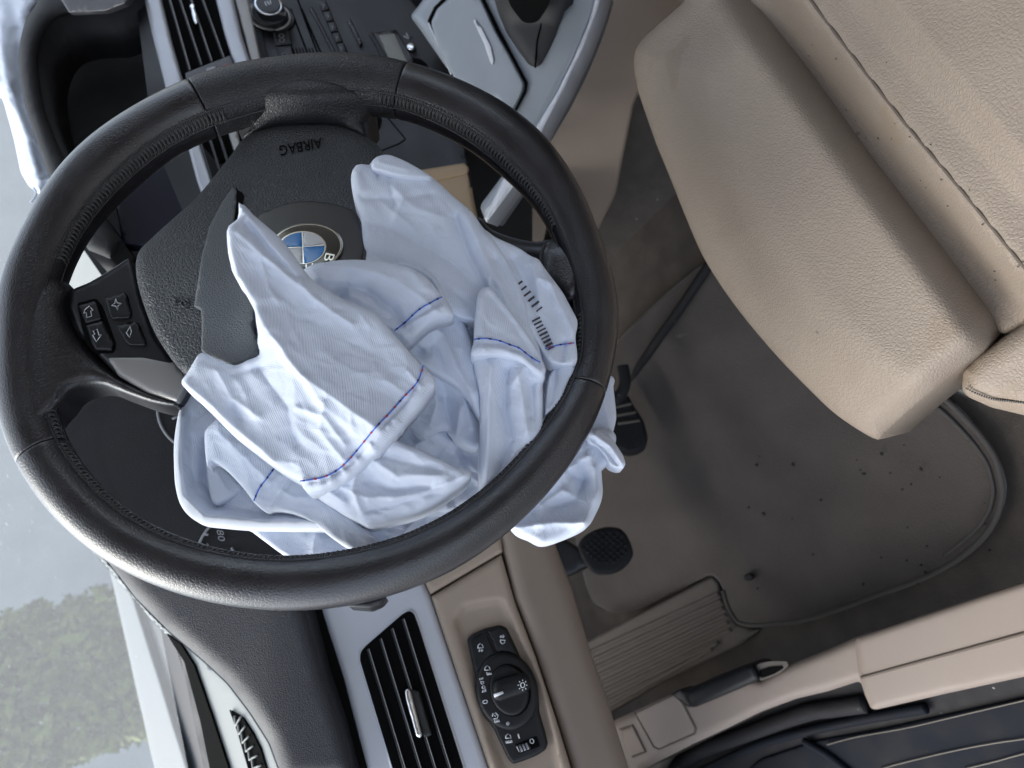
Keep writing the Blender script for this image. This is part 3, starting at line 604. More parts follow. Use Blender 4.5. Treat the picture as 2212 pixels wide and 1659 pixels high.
# ================================================================== DASHBOARD
dash = thing('dashboard', 'two-tone dashboard with silver trim strips, black upper skin and beige lower panels', 'dashboard', (0, .25, -.3))
S_TL = Surf((-.3, .38, .05), (0, -.35, .94))
slab('glare_top', [(195,1185),(225,1205),(249,1233),(294,1292),(367,1365),(440,1427),(492,1475),(540,1538),(582,1604),(610,1680),(480,1680),(452,1560),(430,1490),(405,1430),(381,1396),(320,1330),(262,1262)], S_TL, M['glaredash'], dash, depth=.02, rnd=.002, corner=12, res=20)  # dark dash top with its sky glare put into a pale colour
slab('demister_gap_shade', [(360,1370),(398,1430),(433,1560),(457,1680),(500,1680),(456,1545),(419,1438),(390,1392)], Surf((-.3, .38, .053), (0, -.35, .94)), M['hole'], dash, depth=.002, rnd=0, corner=0)  # black sheet laid on the dash top as the shade of the gap
grille = slab('side_demister', [(498,1536),(524,1552),(545,1584),(562,1618),(580,1680),(545,1680),(515,1580)], S_TL, M['hole'], dash, depth=.002, rnd=0, off=.002)
for k in range(8):
    t = k/7.; a = (506+52*t, 1552+128*t); b = (a[0]+14+9*t, a[1]-4+20*t)
    lines('grille_bar', [[(a[0], a[1]-6), (a[0]+3, a[1]+16), b]], S_TL, .0009, M['glaredash'], grille, off=.0035)
lines('grille_rim', [[(497,1534),(514,1580),(543,1680)]], S_TL, .0008, M['soft'], grille, off=.003)
S_UL = Surf((-.2, .22, .06), (0, -.72, .70))
slab('upper_skin', [(215,1180),(232,1212),(249,1233),(294,1292),(367,1365),(440,1427),(492,1475),(540,1538),(582,1604),(612,1685),(775,1685),(740,1560),(700,1440),(668,1325),(640,1262),(520,1245),(380,1192),(262,1118),(205,1150)], S_UL, M['dashleather'], dash, depth=.02, rnd=.012, corner=10, res=20, h=lambda x, y: -.01*sstep((x-560)/250))
slab('trim_groove', [(655,1270),(668,1325),(700,1440),(740,1560),(775,1685),(800,1685),(742,1468),(700,1335),(690,1290)], Surf((-.2, .175, -.05), (0, -.93, .36)), M['hole'], dash, depth=.02, rnd=0)
panel = slab('silver_panel', [(684,1250),(692,1318),(702,1345),(742,1468),(797,1690),(1066,1690),(1055,1655),(990,1465),(930,1287),(912,1245),(880,1180)], S_D, M['silver'], dash, depth=.02, rnd=.006, corner=4, res=30)
slab('panel_cap', [(838,1290),(852,1278)], S_D, M['silver'], dash) if False else None
# left air vent
def vent(name, frame, hole, slats, tab, off, lab, base):
    v = thing(name, lab, 'air vent', base)
    slab('vent_frame', frame, S_D, M['silver'], v, depth=.006, rnd=.0035, curve=False, corner=12, off=off)
    slab('vent_cavity', hole, S_D, M['hole'], v, depth=.003, rnd=0, corner=10, off=off+.0008)
    for s in slats:
        a, b = np.array(s[0], float), np.array(s[1], float); w = np.array([2.3, -.8])
        q = slab('slat', [a-w, a+w, b+w, b-w], S_D, M['plastic'], v, depth=.004, rnd=.0008, off=off+.003)
        e = np.array([2.6, -.8]); lines('slat_edge', [[a+e, b+e]], S_D, .00035, M['greyp'], q, off=off+.003)
    slab('vent_slider', tab[0], S_D, M['plastic'], v, depth=.008, rnd=.002, corner=4, off=off+.006)
    slab('slider_chrome', tab[1], S_D, M['chrome'], v, depth=.006, rnd=.0022, corner=5, off=off+.0085)
    return v
vent('air_vent', [(868,1316),(885,1309),(899,1316),(911,1345),(914,1360),(1010,1655),(1020,1690),(850,1690),(834,1640),(770,1425),(771,1405),(780,1392)],
     [(870,1326),(884,1319),(894,1325),(903,1348),(1000,1655),(1010,1690),(857,1690),(845,1650),(777,1425),(779,1408),(790,1395)],
     [((794,1402),(882,1690)), ((821,1380),(916,1690)), ((846,1358),(948,1690)), ((870,1337),(980,1690))],
     ([(883,1488),(905,1492),(934,1588),(916,1594)], [(873,1492),(881,1485),(888,1492),(913,1588),(908,1596),(898,1590),(876,1512)]), .001,
     'black slatted air vent in the silver panel beside the light switch', (-.28, .17, -.12))
# beige lower left panel
S_BL = Surf((-.25, .135, -.13), (0, -.88, .47))
def h_bl(x, y):
    P = np.stack([np.ravel(x), np.ravel(y)], 1); rec = np.array([(975,1336),(1000,1305),(1036,1296),(1080,1290),(1092,1296),(1120,1360),(1170,1470),(1205,1600),(1222,1700),(1090,1700),(1050,1600),(1000,1420)], float)
    d = segdist(P, rec, np.roll(rec, -1, 0)); ins = inside(P, rec)
    return (-.006*sstep(np.where(ins, d, 0)/16)).reshape(np.shape(x))
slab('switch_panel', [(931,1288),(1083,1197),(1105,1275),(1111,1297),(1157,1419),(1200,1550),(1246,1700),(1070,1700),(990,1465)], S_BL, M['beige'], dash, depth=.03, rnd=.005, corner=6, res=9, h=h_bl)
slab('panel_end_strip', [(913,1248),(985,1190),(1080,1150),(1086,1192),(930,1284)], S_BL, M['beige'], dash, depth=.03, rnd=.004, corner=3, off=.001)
S_BU = Surf((-.25, .118, -.16), (0, -.60, -.80)); S_BU = Surf((-.22, .125, -.15), (-.05, -.97, .24))
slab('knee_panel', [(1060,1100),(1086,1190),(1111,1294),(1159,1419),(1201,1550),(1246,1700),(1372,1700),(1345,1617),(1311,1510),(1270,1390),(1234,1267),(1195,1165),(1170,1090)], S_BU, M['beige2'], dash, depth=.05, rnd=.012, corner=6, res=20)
# light switch
sw = thing('light_switch', 'black rotary headlight switch with fog lamp buttons and dimmer wheel on the beige panel', 'light switch', (-.26, .13, -.17))
S_L = with_h(S_BL, lambda x, y: -.005+0*x)
slab('switch_base', [(1009,1381),(1020,1370),(1045,1358),(1079,1350),(1094,1355),(1110,1388),(1124,1419),(1150,1450),(1164,1500),(1165,1537),(1178,1580),(1184,1606),(1179,1620),(1160,1632),(1133,1643),(1108,1651),(1098,1640),(1066,1574),(1040,1540),(1028,1500),(1027,1462),(1020,1432)], S_L, M['black'], sw, depth=.006, rnd=.003, corner=6, res=12, off=.005)
def sbutton(o, lab): return slab('fog_button', o, S_L, M['black'], sw, depth=.004, rnd=.0012, corner=4, off=.0068, label=lab)
b1 = sbutton([(1014,1384),(1048,1364),(1070,1412),(1042,1438),(1031,1450),(1026,1440)], 'front fog lamp button')
b2 = sbutton([(1052,1362),(1079,1355),(1092,1360),(1118,1416),(1100,1408),(1075,1410)], 'rear fog lamp button')
lw = .00032
def lamp(c, s=1, flip=1): return [(c[0]-6*s, c[1]+3*flip*s), (c[0]-5*s, c[1]-3*flip*s), (c[0]-1*s, c[1]-7*flip*s), (c[0]+4*s, c[1]-4*flip*s), (c[0]+6*s, c[1]+2*flip*s), (c[0]-6*s, c[1]+3*flip*s)]
S_Lb = with_h(S_BL, lambda x, y: .002+0*x)
lines('button_symbol', [lamp((1038, 1397)), [(1034,1406),(1037,1404),(1040,1407),(1044,1404)], [(1036,1402),(1035,1408)], [(1041,1401),(1041,1408)]], S_L, lw, M['white'], b1, off=.007, sides=4)
lines('button_symbol', [lamp((1086, 1385), .9, -1), [(1079,1376),(1083,1374),(1086,1377),(1090,1374)], [(1082,1372),(1082,1378)], [(1087,1371),(1087,1378)]], S_L, lw, M['white'], b2, off=.007, sides=4)
slab('dial_ring', ell((1095, 1493), 67, 86, 60, rot=-14), S_L, M['black'], sw, depth=.006, rnd=.004, off=.010, res=12)
slab('dial_well', ell((1102, 1491), 44, 58, 48, rot=-14), S_L, M['hole'], sw, depth=.002, rnd=0, off=.0105)
dial = slab('dial', ell((1100, 1491), 42, 56, 48, rot=-14), S_L, M['black'], sw, depth=.006, rnd=.0025, off=.012, res=12)
slab('dial_grip', [(1063,1483),(1070,1470),(1130,1452),(1144,1462),(1147,1480),(1140,1496),(1080,1516),(1066,1512)], S_L, M['black'], dial, depth=.012, rnd=.005, corner=8, off=.021, res=8)
slab('dial_pointer', [(1066,1500),(1086,1493),(1088,1498),(1068,1507)], S_L, M['white'], dial, depth=.001, rnd=.0004, off=.0225)
g = ell((1129, 1480), 4.5, 5.5, 14); g = np.vstack([g, g[:1]])
lines('dial_symbol', [g]+[[(1129+8*math.cos(a), 1480+9*math.sin(a)), (1129+10.5*math.cos(a), 1480+12*math.sin(a))] for a in np.linspace(0, 2*np.pi, 8, endpoint=False)], S_L, lw, M['white'], dial, off=.0215, sides=4)
def dsym(nm, ls): lines(nm, ls, S_L, lw, M['white'], sw, off=.0103, sides=4)
dsym('dip_beam_symbol', [lamp((1053, 1445))]+[[(1051+3*k, 1452+k*.5), (1053+3*k, 1459-k*.5)] for k in range(4)])
dsym('side_light_symbol', [lamp((1042, 1474), .6, -1), lamp((1045, 1485), .6)]+[[(1037+3*k, 1469-k), (1036+3.4*k, 1465-k)] for k in range(3)]+[[(1043+3*k, 1490-k), (1042+3.6*k, 1496-k)] for k in range(3)])
z = ell((1048, 1516), 5, 3.6, 14, rot=-15); dsym('zero_mark', [np.vstack([z, z[:1]])])
dsym('auto_beam_symbol', [[(1064,1548),(1064,1541),(1071,1540),(1076,1545),(1074,1552),(1066,1553)], [(1064,1541),(1070,1548),(1073,1541)]]+[[(1068+3*k, 1555-k*.3), (1070+3*k, 1561-k*.5)] for k in range(4)])
slab('sensor_dot', ell((1097, 1563), 4, 4, 12), S_L, M['greyp'], sw, depth=.001, rnd=.0003, off=.0104)
lines('range_symbol', [lamp((1098, 1592))]+[[(1093+3*k, 1600-k*.4), (1094+3*k, 1606-k*.4)] for k in range(5)], S_L, lw, M['white'], sw, off=.0056, sides=4)
lines('range_tick', [[(1119,1585),(1122,1595)]], S_L, .0005, M['white'], sw, off=.0056, sides=4)
slab('dimmer_slot', [(1113,1609),(1160,1590),(1167,1612),(1120,1629)], S_L, M['hole'], sw, depth=.001, rnd=0, corner=4, off=.0055)
dw = slab('dimmer_wheel', [(1114,1612),(1140,1603),(1147,1617),(1122,1626)], S_L, M['greyp'], sw, depth=.004, rnd=.002, corner=3, off=.0085)
for k in range(4): lines('wheel_rib', [[(1118+7*k, 1610-2.3*k), (1124+7*k, 1625-2.3*k)]], S_L, .0006, M['black'], dw, off=.0085)
z = ell((1149, 1601), 4, 5, 14, rot=-15); lines('dimmer_zero', [np.vstack([z, z[:1]])], S_L, lw, M['white'], sw, off=.0062, sides=4)

# right-hand silver strips, centre vent
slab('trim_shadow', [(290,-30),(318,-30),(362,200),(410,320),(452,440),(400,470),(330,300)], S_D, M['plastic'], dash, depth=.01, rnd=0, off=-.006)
slab('silver_strip', [(306,-30),(342,-30),(373,95),(399,186),(431,302),(456,377),(480,460),(450,460),(425,390),(404,310),(361,202),(330,80)], S_D, M['silver'], dash, depth=.012, rnd=.004, corner=3)
slab('silver_strip', [(459,-30),(498,-30),(522,75),(546,150),(580,270),(552,270),(512,160),(486,80)], S_D, M['silver'], dash, depth=.012, rnd=.004, corner=3)
slab('strip_bevel', [(500,-30),(530,-30),(566,140),(590,230),(570,240),(547,150)], S_D, M['satgrey'], dash, depth=.01, rnd=.002, off=-.003)
cv = thing('air_vent', 'black slatted air vent between two silver strips above the rim, with hazard buttons below', 'air vent', (.4, .17, -.08))
slab('vent_cavity', [(343,-30),(459,-30),(487,80),(512,160),(545,300),(540,330),(470,350),(431,302),(399,186),(373,95)], S_D, M['hole'], cv, depth=.004, rnd=0, off=-.004)
for a, b in (((366,0),(409,151)), ((388,0),(434,140)), ((412,0),(456,132)), ((437,0),(482,124))):
    a = np.array(a, float); b = np.array(b, float); a = a-(b-a)*.25; w = np.array([2, -.6])
    q = slab('slat', [a-w, a+w, b+w, b-w], S_D, M['plastic'], cv, depth=.004, rnd=.0008)
    lines('slat_edge', [[a+w, b+w]], S_D, .0005, M['greyp'], q, off=.0002)
slab('vent_slider', [(409,12),(416,6),(421,10),(429,48),(424,54),(419,49)], S_D, M['chrome'], cv, depth=.006, rnd=.002, corner=3, off=.005)
hz = slab('hazard_panel', [(400,158),(497,120),(512,155),(480,172),(430,188),(406,190)], S_D, M['satgrey'], cv, depth=.004, rnd=.001, off=.001, corner=3); hz.data.materials[0] = M['hazard']
slab('hazard_button', [(408,170),(436,158),(440,172),(412,184)], S_D, M['plastic'], cv, depth=.003, rnd=.001, off=.003, corner=3)
slab('hazard_button', [(445,148),(466,142),(470,162),(449,168)], S_D, M['greyp'], cv, depth=.003, rnd=.001, off=.003, corner=3, label='pale grey thumb wheel')
slab('hazard_button', [(481,141),(494,137),(497,149),(485,153)], S_D, M['red'], cv, depth=.003, rnd=.001, off=.0032, corner=3, label='small red marked button')
slab('hazard_button', [(485,154),(497,150),(500,158),(488,162)], S_D, M['plastic'], cv, depth=.003, rnd=.001, off=.003, corner=3)
for k in range(4):
    a = np.array((431+22*k, 300-3*k), float); b = a+np.array((34., 110.))
    w = np.array([3.5, -1]); slab('slat', [a-w, a+w, b+w, b-w], S_D, M['plastic'], cv, depth=.004, rnd=.001, off=.001)
slab('chrome_end', [(493,285),(510,270),(524,330),(512,345)], S_D, M['satgrey'], cv, depth=.004, rnd=.002, corner=4, off=.003)
# display hood upper left
slab('display_hood', [(92,-20),(74,15),(60,34),(50,60),(43,90),(40,129),(42,165),(49,202),(55,230),(63,256),(76,297),(90,337),(104,375),(118,402),(150,470),(190,540),(240,560),(262,520),(215,450),(180,410),(143,350),(125,312),(108,270),(96,236),(89,202),(83,160),(81,121),(85,100),(92,81),(99,65),(110,51),(124,40),(142,33),(158,30),(178,28),(204,28),(229,27),(252,20),(272,10),(292,0),(310,-20)], Surf((.25, .22, .1), (0, -.9, .43)), M['soft'], dash, depth=.06, rnd=.012, corner=4, res=12)
slab('hood_top', [(92,-40),(120,-20),(150,28),(229,24),(270,8),(310,-40)], Surf((.25, .215, .12), (0, -.5, .86)), M['dashleather'], dash, depth=.004, rnd=.002, corner=3)
slab('hood_inner', [(60,20),(200,-30),(330,-30),(365,200),(420,340),(480,480),(400,640),(250,640),(140,480),(80,300)], Surf((.25, .30, .08), (0, -.9, .43)), M['soft'], dash, depth=.02, rnd=0, corner=20)
lines('hood_ridge', [[(112,90),(102,110),(100,150),(108,210),(120,270),(134,320),(150,360)]], Surf((.25, .295, .08), (0, -.9, .43)), .003, M['soft'], dash, curve=True)
dsp = slab('display_screen', [(245,420),(300,385),(350,345),(395,322),(405,360),(418,425),(400,470),(320,530),(265,530),(255,470)], S_D2, M['screen'], dash, depth=.01, rnd=.002, corner=6)
slab('display_bezel', [(352,342),(384,325),(402,330),(428,425),(415,455),(398,440)], S_D2, M['dashleather'], dash, depth=.008, rnd=.003, corner=6, off=.004)
slab('glare_top', [(135,575),(185,520),(235,600),(190,640),(150,660)], Surf((-.05, .5, .06), (0, -.3, .95)), M['glaredash'], dash, depth=.01, rnd=0)  # pale colour again stands for glare on the dash top
# instrument cluster behind the wheel
cl = thing('instrument_cluster', 'dark instrument cluster with thin grey gauge rings behind the steering wheel', 'gauge cluster', (-.05, .25, .05))
S_G = Surf((-.05, .22, .03), (0, -.93, .36))
slab('cluster_housing', [(215,620),(300,560),(560,640),(700,900),(700,1290),(600,1330),(400,1290),(240,1190),(130,1060),(110,900),(170,760)], S_G, M['soft'], cl, depth=.03, rnd=.004, corner=25, off=-.01)
slab('cluster_glass', [(210,850),(400,850),(640,1000),(660,1240),(560,1260),(380,1180),(270,1100),(215,980)], S_G, M['soft'], cl, depth=.001, rnd=0, corner=20, off=.0)
for c, rr_, a0, a1 in (((425, 882), 85, 95, 200), ((528, 1215), 105, 170, 300)):
    lines('gauge_ring', [ell(c, rr_, rr_*1.05, 40, a0, a1)], S_G, .0011, M['greyp'], cl, off=.002)
for a, b in (((380,866),(393,868)), ((372,905),(384,900)), ((442,1154),(450,1155)), ((432,1182),(440,1184)), ((500,1183),(506,1194))):
    lines('gauge_tick', [[a, b]], S_G, .0011, M['greyp'], cl, off=.002)
text('gauge_number', '180', S_G, (466, 1136), (472, 1168), 15, M['greyp'], cl, off=.002, up=(1, .1))
text('gauge_number', '200', S_G, (434, 1172), (446, 1196), 15, M['greyp'], cl, off=.002, up=(1, .1))

# radio and climate controls
radio = thing('radio_unit', 'black centre radio and climate unit with chrome knob and small display', 'radio', (.42, .16, -.16))
S_R = Surf((.4, .155, -.16), (0, -.85, .52))
slab('radio_face', [(505,-40),(860,-40),(905,20),(928,58),(960,130),(990,180),(1000,290),(1020,400),(1000,470),(760,420),(760,300),(560,160),(540,90)], S_R, M['plastic'], radio, depth=.05, rnd=.002, corner=4)
slab('radio_side', [(528,-40),(548,-40),(575,110),(590,150),(566,150)], S_R, M['satgrey'], radio, depth=.004, rnd=.001, off=.001).data.materials[0] = M['dashleather']
slab('knob_base', ell((583, 34), 55, 33, 40, rot=12), S_R, M['plastic'], radio, depth=.004, rnd=.002, off=.003)
kn = slab('knob', ell((580, 26), 38, 27, 40, rot=12), S_R, M['satin'], radio, depth=.02, rnd=.002, off=.014)
lines('knob_ring', [np.vstack([ell((582, 34), 45, 29, 40, rot=12)]*1+[ell((582, 34), 45, 29, 40, rot=12)[:1]])], S_R, .0016, M['satgrey'], kn, off=.005)
slab('knob_cap', ell((579, 10), 33, 23, 40, rot=12), S_R, M['chrome'], kn, depth=.010, rnd=.0025, off=.025)
slab('knob_face', ell((579, 8), 27, 18.5, 40, rot=12), S_R, M['plastic'], kn, depth=.003, rnd=.001, off=.0265)
lines('knob_symbol', [[(572,4),(576,12)], [(577,2),(582,10)], [(583,1),(586,8)]], S_R, .0005, M['white'], kn, off=.027, sides=4)
for (x, y, s) in ((610, 82, 0), (617, 118, 1)):
    b = slab('radio_button', [(x-22, y-18), (x+12, y-20), (x+20, y+14), (x-14, y+18)], S_R, M['plastic'], radio, depth=.004, rnd=.0015, corner=3, off=.004)
    zz = ell((x-2, y), 5, 4, 10)
    lines('button_symbol', [np.vstack([zz, zz[:1]])] if s else [np.vstack([zz, zz[:1]])-[0, 5], np.vstack([zz, zz[:1]])+[1, 5]], S_R, .0006, M['greyp'], b, off=.0045, sides=4)
lines('panel_groove', [[(640,-10),(665,60),(690,125)], [(652,20),(700,130)], [(628,20),(668,125)]], S_R, .0012, M['hole'], radio, off=.0002)
lines('panel_ridge', [[(672,18),(728,125)], [(694,12),(752,120)]], S_R, .0022, M['satin'], radio, off=.001)
for k in range(6):
    x, y = 697+9.6*k, 12+23*k
    b = slab('preset_button', [(x-9, y-10), (x+7, y-12), (x+15, y+9), (x-1, y+12)], S_R, M['plastic'], radio, depth=.005, rnd=.0018, corner=3, off=.0055)
    lines('button_symbol', [[(x, y-2), (x+4, y+1), (x+2, y+4)]], S_R, .0004, M['greyp'], b, off=.0058, sides=4)
rk = slab('rocker_bar', [(748,42),(757,39),(783,92),(776,99)], S_R, M['satin'], radio, depth=.004, rnd=.0015, corner=3, off=.004)
lines('button_symbol', [[(754,52),(758,50)], [(774,85),(778,84)]], S_R, .0006, M['greyp'], rk, off=.0045, sides=4)
for k in range(7): lines('speaker_slit', [[(632+7*k, 104), (640+7*k, 128)]], S_R, .0008, M['hole'], radio, off=.0003)
slab('display_surround', [(800,72),(856,64),(900,140),(846,150)], S_R, M['satin'], radio, depth=.004, rnd=.001, off=.002)
slab('surround_edge', [(797,72),(806,70),(843,134),(834,138)], S_R, M['silver2'], radio, depth=.004, rnd=.001, off=.004).data.materials[0] = M['dashleather']
slab('climate_display', [(818,76),(852,72),(884,143),(846,140)], S_R, M['lcd'], radio, depth=.002, rnd=.0005, corner=2, off=.0035)
fb = slab('climate_knob', ell((888, 100), 10, 9, 20), S_R, M['chrome'], radio, depth=.006, rnd=.003, off=.007)
lines('fan_symbol', [[(872,78),(884,84)], [(878,72),(884,84),(890,78)]], S_R, .0009, M['greyp'], radio, off=.0005)
slab('round_cover', ell((900, 142), 26, 16, 30, rot=20), S_R, M['hole'], radio, depth=.002, rnd=.001, off=.002)
lines('panel_groove', [[(786,200),(800,320),(812,330),(862,310),(876,300),(834,250)]], S_R, .0006, M['hole'], radio, off=.0004)
ig = slab('ignition_slot', [(784,243),(812,238),(826,258),(820,280),(796,286),(780,262)], S_R, M['hole'], radio, depth=.003, rnd=.001, corner=5, off=.001)
slab('start_button', [(784,252),(797,246),(806,262),(806,278),(796,280),(786,266)], S_R, M['screen'], ig, depth=.004, rnd=.002, corner=4, off=.004)
# knee panel by the column
S_K = Surf((.1, .13, -.2), (0, -.85, .52))
kp = slab('column_panel', [(880,374),(940,366),(1002,356),(1014,368),(1024,430),(1036,490),(1040,560),(980,560),(900,500)], S_K, M['tan'], dash, depth=.04, rnd=.004, corner=8, res=14)
slab('column_panel_lip', [(880,372),(940,362),(1003,352),(1014,364),(1010,376),(940,391),(900,396)], S_K, M['tan'], dash, depth=.004, rnd=.002, corner=4, off=.0015)
slab('column_shroud', [(760,300),(1010,300),(1150,420),(1150,900),(700,900)], Surf((.05, .24, -.2), (0, -.85, .52)), M['soft'], dash, depth=.03, rnd=0)
# hidden body of the dashboard
box('dash_core', (-.55, .40, -.20), (1.1, .60, .03), M['soft'], dash)

# ================================================================== CENTRE CONSOLE
con = thing('centre_console', 'silver and beige centre console with closed lid and black gear boot', 'console', (.4, .05, -.5))
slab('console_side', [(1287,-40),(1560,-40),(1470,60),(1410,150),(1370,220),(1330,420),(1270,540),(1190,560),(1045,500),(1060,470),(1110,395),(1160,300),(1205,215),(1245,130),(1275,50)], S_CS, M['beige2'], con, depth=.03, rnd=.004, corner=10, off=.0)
slab('console_frame', [(885,35),(905,12),(940,-40),(1302,-40),(1290,5),(1275,50),(1243,130),(1202,213),(1165,275),(1120,377),(1050,480),(1036,445),(1100,360),(1040,240),(960,140),(905,60)], S_CT, M['silver2'], con, depth=.03, rnd=.008, corner=12, res=16)
slab('frame_edge', [(1296,-40),(1308,-40),(1290,25),(1262,100),(1222,185),(1180,265),(1130,375),(1052,482),(1045,470),(1095,370),(1160,270),(1200,205),(1240,125),(1272,48)], S_CT, M['silver'], con, depth=.02, rnd=.003, corner=4, off=.002)
lid = slab('console_lid', [(931,50),(944,20),(975,-10),(990,-30),(1025,-30),(1071,69),(1100,120),(1131,180),(1128,196),(1106,242),(1085,225),(1040,205),(985,175),(950,110)], S_CT, M['silver2'], con, depth=.006, rnd=.002, corner=7, off=.007)
lines('lid_gap', [[(1030,-30),(1078,69),(1136,178),(1134,198),(1108,246)], [(990,-30),(940,18),(927,45),(985,178)]], S_CT, .0018, M['hole'], con, off=.0012)
slab('lid_handle', [(1022,44),(1027,42),(1040,60),(1060,100),(1067,132),(1064,140),(1060,136),(1046,95)], S_CT, M['chrome'], lid, depth=.001, rnd=.0006, corner=3, off=.0085).data.materials[0] = M['silver']
lines('lid_gap', [[(926,50),(940,80),(975,160)]], S_CT, .001, M['silver'], con, off=.003)
slab('gear_boot', [(1050,-40),(1068,0),(1088,69),(1115,110),(1140,144),(1157,150),(1171,144),(1190,110),(1208,69),(1228,-5),(1236,-40)], S_CT, M['soft'], con, depth=.01, rnd=.012, corner=12, off=.006, res=10, h=lambda x, y: .03*sstep((60-y)/120))
lines('boot_seam', [[(1180,-10),(1172,40),(1160,90),(1156,146)]], S_CT, .001, M['hole'], con, off=.006)
slab('boot_opening', [(1090,-40),(1100,10),(1130,50),(1160,48),(1185,10),(1195,-40)], S_CT, M['hole'], con, depth=.001, rnd=0, off=.03, corner=14)
slab('console_carpet', [(1470,-40),(1700,-40),(1800,300),(1620,700),(1450,760),(1330,900),(1290,860),(1255,520),(1300,400),(1372,215),(1420,130)], Surf((.30, .1, -.45), (-.93, 0, .36)), M['carpet'], con, depth=.03, rnd=0)
box('console_core', (.33, -.6, -.62), (.75, .5, -.27), M['soft'], con)

# ================================================================== FLOOR, MAT, PEDALS
V = [(-.5,-1.2,-.615),(.4,-1.2,-.615),(.4,.74,-.615),(-.5,.74,-.615),(-.5,.90,-.30),(.4,.90,-.30)]
link('floor_carpet', V, [(0,1,2,3),(3,2,5,4)], M['carpet'], None, smooth=False, kind='structure')
fm = thing('floor_mat', 'worn dark taupe driver floor mat with a bound edge and bits of dirt', 'floor mat', (-.1, .2, -.61))
mat_o = [(2020,850),(2060,880),(2100,925),(2140,980),(2160,1030),(2164,1070),(2150,1120),(2115,1170),(2050,1220),(1970,1258),(1880,1290),(1789,1324),(1720,1342),(1678,1346),(1640,1350),(1612,1349),(1591,1340),(1572,1308),(1562,1275),(1550,1252),(1532,1243),(1500,1258),(1435,1290),(1380,1314),(1342,1323),(1318,1322),(1300,1312),(1283,1302),(1270,1275),(1262,1250),(1240,1150),(1215,1000),(1240,850),(1330,740),(1480,600),(1560,560),(1750,560),(1900,700)]
slab('mat_pile', mat_o, S_F, M['matm'], fm, depth=.01, rnd=.004, curve=True, res=24, h=lambda x, y: .006+.0015*gnoise(x/160, y/160, 3)+.03*sstep((1500-x)/300))
e = [(1990,835),(2040,862),(2085,905),(2120,945),(2148,988),(2161,1032),(2164,1070),(2150,1120),(2115,1170),(2050,1220),(1970,1258),(1880,1290),(1789,1324),(1720,1342),(1678,1346),(1640,1350),(1612,1349),(1591,1340),(1572,1308),(1562,1275)]
lines('mat_binding', [e], S_F, .0030, M['matedge'], fm, off=.006, curve=True, sides=8)
e2 = [(1975,850),(2030,885),(2072,925),(2105,962),(2130,1000),(2142,1040),(2144,1070),(2132,1110),(2100,1152),(2040,1200)]
lines('binding_seam', [e2], S_F, .0022, M['matedge'], fm, off=.0075, curve=True, sides=5)
slab('mat_fixing', ell((1617, 1247), 10, 8, 20), S_F, M['rubber'], fm, depth=.003, rnd=.002, off=.018)
g = []; rs = np.random.RandomState(3)
for k in range(34):
    x, y = rs.uniform(1600, 2150), rs.uniform(900, 1330); 
    if not inside(np.array([[x, y]]), np.array(mat_o, float))[0] and rs.rand() < .5: continue
    s = rs.uniform(1, 3.2); o = ell((x, y), s*rs.uniform(.8, 1.8), s, 7, rot=rs.uniform(0, 90))
    g.append(slab_geo(o, S_F, .001, 0, None, 50, .0125, False))
link('dirt_crumbs', *join(g), M['rubber'], None, kind='stuff', label='dark crumbs of dirt scattered on the floor mat and carpet', cat='dirt')
fr = thing('footrest', 'ribbed taupe plastic footrest beside the floor mat', 'footrest', (-.33, .45, -.6))
S_FR = Surf((-.33, .40, -.575), (.05, -.45, .89))
slab('footrest_plate', [(1225,1400),(1269,1385),(1539,1245),(1553,1257),(1562,1292),(1591,1347),(1640,1360),(1591,1396),(1435,1472),(1320,1540),(1270,1560)], S_FR, M['rest'], fr, depth=.03, rnd=.006, corner=5, res=20)
for k in range(8):
    a = (1240+9*k, 1424+15.5*k); b = (1553+5.2*k, 1281+15.7*k) if k < 6 else (1552-14*(k-6), 1388+14*(k-6))
    lines('rib', [[a, b]], S_FR, .0028, M['rest'], fr, off=.001, sides=8)
pd = thing('clutch_pedal', 'square black rubber pedal with a diamond tread, nearer the footrest', 'pedal', (-.17, .42, -.45))
S_PD = Surf((-.17, .44, -.42), (0, -.80, .60))
slab('pedal_pad', [(1246,1178),(1262,1157),(1285,1144),(1312,1137),(1338,1140),(1352,1152),(1364,1175),(1369,1198),(1360,1215),(1342,1232),(1320,1240),(1288,1241),(1270,1228),(1256,1205)], S_PD, M['rubber'], pd, depth=.02, rnd=.006, corner=10)
pad = np.array([(1256,1178),(1285,1150),(1312,1143),(1338,1147),(1358,1178),(1358,1198),(1330,1218),(1290,1220),(1264,1200)], float)
ci = 0
for i in range(-7, 8):
    for j in range(-7, 8):
        c = np.array((1310+8.2*i+8.2*j, 1185+7*i-7*j)); c = c+(0, 0)
        if (i+j) % 1 == 0 and inside(c[None], pad)[0]:
            slab('tread_block', [c+(-5.2, 0), c+(0, -4.6), c+(5.2, 0), c+(0, 4.6)], S_PD, M['rubber'], pd, depth=.003, rnd=.001, off=.003, res=50)
slab('pedal_arm', [(1150,1120),(1230,1170),(1262,1190),(1275,1222),(1240,1240),(1180,1260),(1140,1200)], Surf((-.17, .50, -.36), (0, -.8, .6)), M['plastic'], pd, depth=.02, rnd=.006, corner=10)
pb = thing('brake_pedal', 'black pedal with worn grey cross ribs beside the airbag tip', 'pedal', (-.05, .42, -.45))
S_PB = Surf((-.05, .42, -.43), (0, -.80, .60))
slab('pedal_pad', [(1290,860),(1320,846),(1350,842),(1364,868),(1390,908),(1400,945),(1396,964),(1378,977),(1355,980),(1326,967),(1300,930)], S_PB, M['rubber'], pb, depth=.02, rnd=.006, corner=8)
